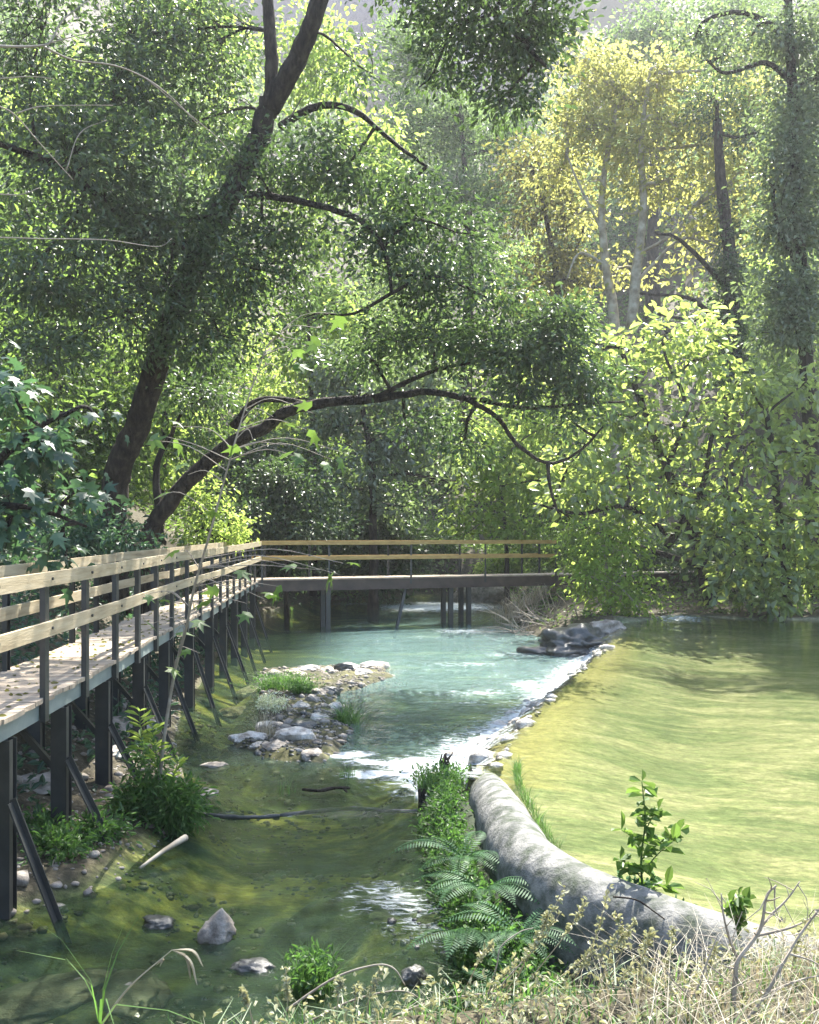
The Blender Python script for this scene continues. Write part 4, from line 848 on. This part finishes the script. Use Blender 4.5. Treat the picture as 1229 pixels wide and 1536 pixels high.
# sapling with broad lobed leaves in front of the boardwalk
sp_ = [P(238,1190,9.4),P(246,1110,9.2),P(262,1010,9),P(280,940,8.7),P(292,880,8.5),P(318,790,8.2),P(345,690,8),P(372,600,7.9),(P(400,520,7.8))]
sl = smooth_line(sp_, 6); root = empty('sapling', sl[0], 'thin sapling with broad lobed leaves reaching up in front of the boardwalk', 'sapling')
tb = MB(); tb.tube(sl, np.linspace(.02, .005, len(sl)), 6, .05)
lf = [(250,655,8),(232,748,8.1),(282,712,8.1),(430,668,7.9),(455,688,7.9),(500,690,7.8),(520,680,7.8),(418,497,7.8),(450,510,7.8),(480,492,7.7),(505,470,7.7),(440,540,7.8),(410,625,7.8),(470,620,7.8),(240,900,8.6),(230,935,8.6),(265,830,8.4),
      (290,925,8.6),(440,850,8.2),(480,855,8.1),(510,862,8.1),(515,845,8.1),(420,880,8.2),(390,880,8.2),(400,900,8.2),(350,885,8.3),(330,900,8.4),(360,860,8.3),(300,980,8.8),(255,960,8.8),(225,890,8.6),(270,1005,9),(320,760,8.2),(460,645,7.8),(380,660,7.9),(425,560,7.8),(260,640,8),(370,905,8.3),(225,660,8)]
pp = []; dd = []
rl = np.random.default_rng(9)
anch = {}
for a, b, d in lf:
    e = P(a, b, d); cand = sl[sl[:,2] < e[2] + .05]; cand = cand if len(cand) else sl[:1]
    st = cand[np.argmin(np.linalg.norm(cand - e, axis=1))] - V(0,0,.0); m = (st+e)/2 + V(0,0,.08) + rl.normal(size=3)*.03
    tb.tube(smooth_line([st, m, e], 4), np.linspace(.005, .002, 9), 4, 0, False)
    for j in range(1): pp.append(e + rl.normal(size=3)*V(.06,.08,.04)); dd.append(nrm(rl.normal(size=3)*V(.8,.5,.3) + V(0,-.2,-.35)))
mb = MB(); lobed(mb, np.array(pp), np.array(dd), .21, rl, 5, .35)
tb.build('trunk', M['twig'], root, True, sl[0]); mb.build('foliage', M['maple'], root, False, sl[0])
bush('shore_weeds', 'sunlit green weeds growing between the first two boardwalk legs', 'plant',
     [(*PZ(90,1285,.12)[:2], .2,.3,.3,.14),(*PZ(60,1265,.12)[:2], .22,.3,.25,.16),(*PZ(150,1262,.12)[:2], .2,.22,.25,.14)], 'grass', 150, 20, .07, .028, 2, .1)
tuft('grass_tuft', 'dense dark tuft of grass and herbs growing out of the near water', 'grass', PZ(470,1480,0), .13, .27, 420, .007, z=-.05, seed=1, leafy=420, lean=.35)
tuft('sedge_tuft', 'arching bright sedge tuft at the water edge of the gravel spit', 'grass', PZ(528,1078,.1), .2, .5, 260, .014, seed=2, lean=.75)
tuft('grass_tuft', 'low green grass on the far part of the gravel spit beside the boardwalk', 'grass', PZ(425,1030,.12), .45, .25, 700, .014, seed=3, leafy=500)
tuft('grass_tuft', 'grass patch among the pale stones in the middle of the spit', 'grass', PZ(455,1040,.12), .25, .2, 400, .012, seed=4, leafy=200)
tuft('grass_tuft', 'small sprig of grass standing in the shallows above the sill', 'grass', PZ(430,1185,.05), .1, .17, 26, .006, seed=5, z=.02, lean=.3)
tuft('grass_tuft', 'tiny bright grass sprig on the shoal left of the white foam', 'grass', PZ(522,1162,.05), .1, .13, 60, .008, seed=6, z=.02)
tuft('grass_tuft', 'dark grass clump on the rounded tip of the weir, beside the splintered stump', 'grass', PZ(660,1180,.2), .25, .26, 700, .012, seed=7, z=.16, leafy=500)
tuft('twiggy_debris', 'dark twiggy debris stranded at the tip of the gravel spit', 'debris', PZ(585,1002,.1), .35, .25, 160, .01, 'dry', seed=8, lean=1.3)
bush('white_flowered_plant', 'pale cream-white flowering plant on the gravel spit', 'plant', [(*PZ(410,1072,.1)[:2], .26, .24,.18,.13),(*PZ(398,1066,.1)[:2], .22,.16,.14,.1)], 'white', 70, 18, .04, .018, 3, .06, stems=8)
tuft('dry_weed', 'withered brown weed standing among the pale stones at the near end of the spit', 'plant', PZ(398,1105,.1), .14, .42, 120, .007, 'dry', seed=9, lean=.3)
# sapling by the pool and its small neighbour
def leafy_sapling(label, pts, side, L, W, seed, extra=0):
    rng = np.random.default_rng(seed+30); sl = smooth_line(pts, 8); root = empty('pool_sapling', sl[0], label, 'sapling'); tb = MB(); tb.tube(sl, np.linspace(.009, .003, len(sl)), 6); mb = MB(); pos = []; dr = []
    stems = [sl]
    for (i, e) in side:
        s = smooth_line([sl[i], (sl[i]+e)/2 + V(0,0,.02), e], 4); tb.tube(s, np.linspace(.005, .002, len(s)), 5); stems.append(s)
    for s in stems:
        for i in range(2 if s is not sl else len(sl)//5, len(s)):
            for j in range(2):
                if rng.random() < .8: a = i*2.4 + j*math.pi + rng.uniform(-.5,.5); pos.append(s[i]); dr.append(nrm(V(math.cos(a), math.sin(a), rng.uniform(-.35,.35))))
        pos.append(s[-1]); dr.append(V(.2,0,.9))
    leaf_quads(mb, np.array(pos), nrm(np.array(dr)), L, W, rng, .22); tb.build('stem', M['grass'], root, True, sl[0]); mb.build('leaf', M['maple'], root, False, sl[0]); return root
D = 6.2
leafy_sapling('upright young plant with broad dark green leaves rising at the wall edge beside the pool', [P(965,1345,D),P(962,1290,D),P(968,1230,D),P(963,1172,D)], [(5,P(1010,1262,D-.1)),(8,P(1020,1245,D)),(10,P(932,1245,D)),(4,P(930,1290,D)),(13,P(988,1215,D)),(2,P(1000,1330,D))], .115, .06, 1)
bush('pool_edge_weeds', 'dark weeds round the foot of the upright young plant', 'plant', [(*P(960,1345,D)[:2], .55,.13,.12,.09),(*P(1000,1350,5.9)[:2],.52,.14,.1,.07)], 'fern', 46, 14, .05, .022, 4, .06, stems=5)
leafy_sapling('small seedling with a few round green leaves near the right edge of the pool bank', [P(1108,1405,5),P(1106,1370,5),P(1108,1345,5)], [(4,P(1118,1352,5)),(6,P(1096,1356,5))], .075, .055, 2)

# the near bank: dry grass, seed heads, low herbs
gr = np.random.default_rng(21)
def bankpts(n, x0, x1, y0, y1):
    x = gr.uniform(x0, x1, n); y = gr.uniform(y0, y1, n); z = H(x, y); ok = (z > .25); return np.stack([x, y, z], 1)[ok]
mb = MB(); p = bankpts(2500, .5, 3.6, 3.0, 5.1); p = p[(p[:,1] < 3.7 + .45*p[:,0]) & (p[:,0] > .75 + .12*gr.normal(size=len(p)))]
blades(mb, p, .29, .005, .8, gr, bias=(.25,0,0)); tag(mb.build('dry_grass', M['dry']), 'tangle of dry straw-coloured grass on the near bank at bottom right', 'grass', None, 'stuff')
mb = MB(); p = bankpts(6200, -1.6, 3.4, 3.0, 4.9)
leaf_quads(mb, p + gr.normal(size=p.shape)*V(.02,.02,.03) + V(0,0,1)*gr.uniform(.0,.14,len(p))[:,None], nrm(gr.normal(size=p.shape) + V(0,0,.5)), .028, .016, gr, .3)
blades(mb, p[::2], .12, .004, .5, gr); tag(mb.build('low_herbs', M['seed']), 'pale knobbly low herbs covering the near bank along the bottom of the picture', 'ground cover', None, 'stuff')
mb = MB(); p = bankpts(1500, -1.4, 3.0, 3.1, 4.6); blades(mb, p, .15, .010, .8, gr); tag(mb.build('bank_grass', M['grass']), 'green blades mixed through the dry growth of the near bank', 'grass', None, 'stuff')
def seed_stalk(pts, label, n, seed, L=.022, r=.0028, mat='seed', name='seed_stalk'):
    rng = np.random.default_rng(seed); sl = smooth_line(pts, 7); root = empty(name, sl[0], label, 'dry stalk', 'dry seed stalks on the near bank'); tb = MB(); tb.tube(sl, np.linspace(r, r*.5, len(sl)), 4, 0, False); tb.build('stem', M['dry'], root, False, sl[0])
    mb = MB(); t = (.45 + .55*rng.uniform(0, 1, n))*(len(sl)-1.01); i = t.astype(int); p = sl[i] + (sl[i+1]-sl[i])*(t-i)[:,None] + rng.normal(size=(n,3))*.004
    leaf_quads(mb, p, nrm(rng.normal(size=(n,3)) + V(0,0,.6)), L, L*.6, rng, .3); mb.build('seed_head', M[mat], root, False, sl[0])
stk = [((760,1500),(800,1420),(848,1330)),((740,1520),(790,1440),(842,1368)),((770,1500),(850,1400),(880,1350)),((790,1510),(860,1450),(935,1400)),((780,1520),(850,1470),(925,1415)),((750,1490),(810,1400),(822,1370)),
       ((900,1500),(935,1420),(925,1370)),((820,1520),(880,1440),(915,1330)),((700,1530),(740,1480),(780,1440)),((860,1530),(930,1470),(985,1400)),((960,1530),(1000,1450),(1012,1390)),((1180,1530),(1190,1440),(1210,1380)),((690,1500),(720,1440),(738,1418)),
       ((880,1520),(915,1440),(955,1380)),((930,1530),(960,1460),(975,1395)),((1040,1530),(1060,1460),(1075,1420))]
for i, t in enumerate(stk): seed_stalk([P(a, b, 4.0 - .1*k) for k, (a, b) in enumerate(t)], 'dry knobbly seed stalk, tip ' + ORD[sorted(range(len(stk)), key=lambda q_: stk[q_][2][0]).index(i)] + ' from the left of those over the weir', 60, i)
for i, (t, lab) in enumerate([(((425,1536),(432,1500),(428,1450)),'short seed stalk standing alone left of the bottom edge tuft'),(((505,1530),(508,1490),(510,1468)),'small knobbly seed stalk at the bottom edge, first right of the near grass tuft'),(((530,1530),(534,1490),(536,1480)),'small knobbly seed stalk at the bottom edge, second right of the near grass tuft'),
      (((548,1536),(556,1490),(575,1452)),'tall bead-like seed stalk curving under the arching pale stem'),(((380,1536),(372,1505),(362,1485)),'little greenish seed stalk at the bottom edge under the arching grass blade')]):
    seed_stalk([P(a, b, 3.8) for a, b in t], lab, 70, 40+i, .02)
def stem_(name, label, pts, r, mat='twig', cat='dry reed', d=3.9):
    mb = MB(); mb.tube(smooth_line([P(a, b, d) for a, b in pts], 8), np.linspace(r, r*.4, 8*(len(pts)-1)+1), 5, .1)
    return tag(mb.build(name, M[mat], smooth=True), label, cat)
stem_('dry_reed', 'pale dry stem arching to the left over the seed heads at the bottom centre', [(430,1515),(500,1468),(560,1448),(590,1452),(608,1478)], .006)
stem_('dry_reed', 'second lower pale stem arching above the bottom herbs', [(450,1540),(530,1500),(600,1486),(635,1500)], .005)
stem_('dry_reed', 'long pale stem lying across the bottom herbs towards the right', [(560,1540),(640,1505),(740,1490),(800,1500)], .006)
stem_('dry_reed', 'thin dry stem with a hooked tip reaching up in front of the ferns', [(730,1500),(745,1450),(752,1420),(780,1398),(800,1392)], .004)
stem_('dry_reed', 'thin dry stem with a bent tip left of the tall seed stalks', [(735,1520),(752,1480),(772,1455),(790,1438)], .004)
mb = MB(); rb = np.random.default_rng(4)
A1 = [P(a, b, 3.9) for a, b in ((150,1540),(195,1480),(258,1425))]; s = smooth_line(A1, 8)
mb.tube(s, np.linspace(.006,.002,len(s)), 4, 0, False)
root = empty('grass_plume', s[0], 'single tall dry grass stem bending over at its tip, bottom left', 'grass stem'); mb.build('stem', M['dry'], root, False, s[0])
mb = MB(); blades(mb, np.repeat([s[0]], 7, 0), .5, .012, .8, rb); mb.build('blades', M['grass'], root, False, s[0])
mb = MB()
for tip in ((296,1478),(286,1470),(305,1450),(240,1450)): 
    a = P(258,1425,3.9) if tip[0] > 250 else P(235,1448,3.9); e = P(tip[0], tip[1], 3.9); m = (a+e)/2 + V(.02,0,.03); mb.tube(smooth_line([a, m, e], 5), [.001,.002,.004,.005,.006,.006,.006,.005,.004,.003,.001], 4, .2, False)
mb.build('plume', M['dry'], root, False, s[0])
# bare twiggy shrubs at bottom right
def bare_shrub(label, limbs, seed, d=3.7, r=.011):
    rng = np.random.default_rng(seed+300); root = empty('bare_shrub', P(*limbs[0][0], d), label, 'shrub'); mb = MB()
    for k, L_ in enumerate(limbs):
        s = smooth_line([P(a, b, d + .05*k) for a, b in L_], 6); rr = r*(1 if k == 0 else .6); mb.tube(s, np.linspace(rr, rr*.35, len(s)), 6, .12)
        for i in range(3, len(s), 2):
            dd = nrm(s[i]-s[i-1] + rng.normal(size=3)*.7); e = s[i] + dd*rng.uniform(.04,.14); mb.tube([s[i], (s[i]+e)/2 + rng.normal(size=3)*.008, e], [rr*.35, rr*.25, rr*.15], 4, 0, False)
            if rng.random() < .5: leaf_quads(mb, e[None], nrm(rng.normal(size=(1,3))), .02, .012, rng)
    mb.build('branches', M['twig'], root, True, P(*limbs[0][0], d)); return root
bare_shrub('bare grey twiggy shrub with a forked stem in front of the pool, bottom right', [[(1098,1545),(1103,1470),(1108,1440),(1140,1395),(1150,1345),(1165,1328)],[(1108,1440),(1150,1380),(1180,1350),(1200,1322)],[(1108,1440),(1095,1410),(1085,1370),(1082,1340)],[(1130,1405),(1190,1390),(1229,1370)]], 1)
bare_shrub('slanting bare branch rising to the right edge behind the forked shrub', [[(1110,1545),(1150,1490),(1195,1410),(1240,1350)],[(1180,1430),(1215,1440),(1240,1455)],[(1150,1490),(1200,1470),(1240,1462)]], 2, 3.6, .009)
bare_shrub('low bare twigs arching over the dry grass below the small seedling', [[(1020,1545),(1040,1500),(1062,1440),(1078,1400)],[(1040,1500),(1000,1460),(985,1430)],[(1060,1445),(1100,1480),(1120,1520)]], 3, 3.7, .006)
stem_('bent_twig', 'dark thin twig lying across the top of the concrete wall', [(920,1345),(955,1350),(985,1370),(1020,1395),(1060,1420)], .006, 'bark', 'twig', 5.6)

# dead twigs under the bridge end
rng = np.random.default_rng(61); root = empty('dead_brush', P(830,960,27), 'tangle of dead grey twigs on the shore under the right end of the footbridge', 'brushwood'); mb = MB()
for k in range(150):
    a = P(rng.uniform(770,900), rng.uniform(925,970), rng.uniform(25.5,28.5)); a[2] = max(a[2], .05); dd = nrm(V(rng.normal(), rng.normal()*.5, abs(rng.normal())*.45)); l = rng.uniform(.5,1.5)
    b = a + dd*l*.5 + rng.normal(size=3)*.12; c_ = b + nrm(dd + rng.normal(size=3)*.5)*l*.5; mb.tube(smooth_line([a, b, c_], 4), np.linspace(.018,.005,9), 4, .1, False)
mb.build('twigs', M['twig'], root, False, P(830,960,27))
tuft('reed_debris', 'dry reeds and driftwood behind the dead twigs beyond the bridge', 'debris', P(800,900,31)[:2], 1.3, .9, 500, .02, 'dry', seed=12, lean=.7)
# undergrowth beyond the bridge
def under(label, px, d, rx, h, mat, seed, n=150, L=.14):
    x = P(px, 800, d)[0]; g = h1(x, d); return bush('undergrowth_bush', label, 'bush', [(x, d, g+h*.45, rx, rx*.6, h*.5),(x+rx*.5, d+.3, g+h*.4, rx*.6, rx*.5, h*.45),(x-rx*.6, d, g+h*.35, rx*.5, rx*.5, h*.4)], mat, n, 26, L, L*.6, seed, .3)
under('green undergrowth seen beneath the bridge between its slanted prop and the paired legs', 645, 41.5, 1.3, 1.2, 'mid', 21)
under('leafy undergrowth seen above the rails near the middle of the footbridge', 600, 42, 1.6, 2.2, 'mid', 22)
under('dark undergrowth on the left bank beneath the start of the footbridge', 420, 38.5, 2.4, 1.8, 'dark', 23, 240)
under('dark undergrowth against the bank beneath the left third of the footbridge', 520, 41, 2, 1.7, 'dark', 24, 220)
under('light green weeds at the right shore of the white rapids beyond the bridge', 775, 39, 1.3, 1.6, 'bright', 25)
under('tall dark undergrowth behind the dead twigs at the right bank', 850, 36, 1.8, 2.6, 'mid', 26, 220)
under('dark undergrowth behind the small platform legs under the fig trees', 1010, 34, 2.2, 2.4, 'dark', 27, 240)
under('dark bank bush behind the skirt of the second fig tree', 1130, 30, 2.2, 2.8, 'dark', 28, 300)
q = np.random.default_rng(8)
for nm, lab, xr, yr, mt, cnt, cond in (('left_bank_cover','shaded leafy ground cover on the left bank behind and beneath the boardwalk', (-11,-3.2), (6,34), 'teal', 26000, lambda r,p,z: (r > .15)),
                                       ('right_bank_cover','leafy ground cover on the far right bank beyond the pool', (3.4,20), (25,46), 'mid', 16000, lambda r,p,z: (r > .3) & (p > .35)),
                                       ('slope_cover','leafy scrub covering the steep slopes behind the trees', (-45,60), (46,150), 'mid', 60000, lambda r,p,z: (z < 200)),
                                       ('far_bank_cover','leafy ground cover on the bank behind the rapids', (-14,16), (38,56), 'mid', 22000, lambda r,p,z: (r > .2))):
    x = q.uniform(*xr, cnt); y = q.uniform(*yr, cnt); z, r, p, ap = H(x, y, True); ok = cond(r, p, z) & (fbm(x, y, 1.2, 4) > -.35); pts = np.stack([x, y, z], 1)[ok]
    mb = MB(); hgt = (1.6 if nm == 'slope_cover' else 1)*(.1 + .35*np.clip(fbm(pts[:,0], pts[:,1], .8, 2)+.4, 0, 1))
    pts = pts + V(0,0,1)*(q.uniform(0, 1, len(pts))*hgt)[:,None]; leaf_quads(mb, pts, nrm(q.normal(size=pts.shape)*V(1,1,.5) + V(0,0,.3)), .12 if yr[0] < 30 else .2 if yr[0] < 45 else .5, .06 if yr[0] < 30 else .11 if yr[0] < 45 else .3, q)
    tag(mb.build(nm, M[mt]), lab, 'ground cover', None, 'stuff')
# bare twigs hanging into the top left corner, close to the camera
mb = MB(); d = 4.6
for L_, r in (([(-40,66),(20,70),(65,68),(78,60),(95,30),(140,-5)], .012),([(66,70),(110,90),(170,98),(220,118),(262,150),(300,190)], .009),([(68,66),(110,55),(170,40)], .006),([(-20,120),(40,115),(80,118)],.006),([(-40,150),(0,160),(25,175),(60,215),(110,270)],.008),
              ([(25,170),(60,160),(120,158),(170,158)],.006),([(-40,355),(60,358),(160,360),(235,370),(258,358)],.006),([(100,255),(120,200),(160,180)],.005),([(-20,290),(30,292),(58,282)],.006),([(220,118),(270,160),(330,210),(350,240)],.006)):
    s = smooth_line([P(a, b, d + .002*a) for a, b in L_], 6); mb.tube(s, np.linspace(r*.6, r*.25, len(s)), 6, .1)
tag(mb.build('bare_branch', M['twig'], smooth=True), 'bare grey branch with thin twigs reaching into the top left corner', 'branch')

# ------------------------------------------------------------------ haze
m, n, o = newmat('haze'); pv = n.nodes.new('ShaderNodeVolumePrincipled'); pv.inputs['Density'].default_value = .0006; pv.inputs['Color'].default_value = (.93,.96,1,1); pv.inputs['Anisotropy'].default_value = .35
n.links.new(pv.outputs[0], o.inputs['Volume'])
mb = MB(); mb.box((8, 125, 60), 380, 300, 128); hz = mb.build('haze', m); tag(hz, 'thin pale haze in the valley air', 'haze', None, 'stuff')

# pebbles and litter
def pebbles(name, label, pts, r, mat, seed):
    rng = np.random.default_rng(seed); import bmesh
    bm = bmesh.new(); bmesh.ops.create_icosphere(bm, subdivisions=1, radius=1); bv = np.array([v.co[:] for v in bm.verts]); bf = [[v.index for v in f.verts] for f in bm.faces]; bm.free()
    n = len(pts); m = len(bv); sc_ = r*rng.lognormal(0, .5, (n,1,1))*rng.uniform(.6, 1.3, (n,1,3))*V(1,1,.6); v = pts[:,None,:] + bv[None]*sc_*(1 + rng.uniform(-.18,.18,(n,m,1)))
    f = np.array(bf); mb = MB(); mb.v.append(v.reshape(-1,3)); mb.n = n*m
    allf = (f[None] + (np.arange(n)*m)[:,None,None]).reshape(-1,3); mb.f = [tuple(t) for t in allf.tolist()]
    return tag(mb.build(name, M[mat], smooth=True), label, 'gravel', None, 'stuff')
q = np.random.default_rng(15); x = q.uniform(-3.3, 0, 2300); y = q.uniform(11.3, 20.2, 2300); k = sdf(SPIT, x, y) < .12; x = x[k]; y = y[k]
pebbles('spit_gravel', 'small mixed pebbles and gravel covering the spit between the boardwalk and the blue-green water', on_ground(x, y), .028, 'rock', 1)
x = q.uniform(-5.5, -2.3, 2600); y = q.uniform(6.2, 16, 2600); z, r_, p_, a_ = H(x, y, True); k = (r_ > -.25) & (r_ < 2.2)
pebbles('shore_gravel', 'brown gravel on the dark shore beneath the boardwalk', np.stack([x, y, z], 1)[k], .022, 'rock', 2)
x = q.uniform(-.2, 4.4, 2600); y = q.uniform(9.9, 22, 2600); z, r_, p_, a_ = H(x, y, True); k = a_ & (q.random(2600) < .8)
pebbles('lip_rubble', 'pale crusted rubble under the falling water along the weir lip', np.stack([x, y, z], 1)[k], .045, 'tufa', 3)
y = q.uniform(4, 26, 500); x = wx(y) - q.uniform(.02, .84, 500); mb = MB(); pts = np.stack([x, y, np.full(500, DZ + .008)], 1); leaf_quads(mb, pts, nrm(q.normal(size=(500,3))*V(1,1,.12)), .06, .035, q)
tag(mb.build('leaf_litter', M['olive']), 'fallen dry leaves scattered on the boardwalk deck', 'leaf litter', None, 'stuff')

x = q.uniform(-4.5, 1, 9000); y = q.uniform(4.5, 16, 9000); z, r_, p_, a_ = H(x, y, True); k = (r_ < -.1) & (fbm(x, y, 1.7, 4) > -.1)
pebbles('bed_pebbles', 'brown pebbles on the bed of the near stream', np.stack([x, y, z], 1)[k], .02, 'wetrock', 5)
for i, (px_, py2, d_, rx_, hh, mt, lab) in enumerate([(560,700,36.5,1.8,5.5,'dark','tall dark bush filling the shade under the arching limb'),(380,700,33,2.2,6,'dark','deep shaded bush between the arching limb and the boardwalk end'),(480,720,39,2.2,6,'mid','tall green bush left of centre behind the footbridge')]):
    x_ = (px_-HX)/F*d_; g = h1(x_, d_); tree('shade_bush', lab, 'bush', [([(x_, d_, g-.1),(x_+.1, d_, g+hh*.4),(x_, d_, g+hh*.8)], .1, .03)], [(x_+a*rx_, d_+b*rx_, g+c_*hh, rx_*.6, rx_*.5, hh*.22, 1) for a, b, c_ in ((0,0,.3),(-.5,.2,.25),(.5,.1,.3),(.1,0,.6),(-.4,.1,.6),(.3,.2,.8),(-.1,0,.9),(.6,0,.55))], mt, 1, 26, .2, .12, sr=.5, seed=60+i, base=(0,0,0), foot=False, lai=5)
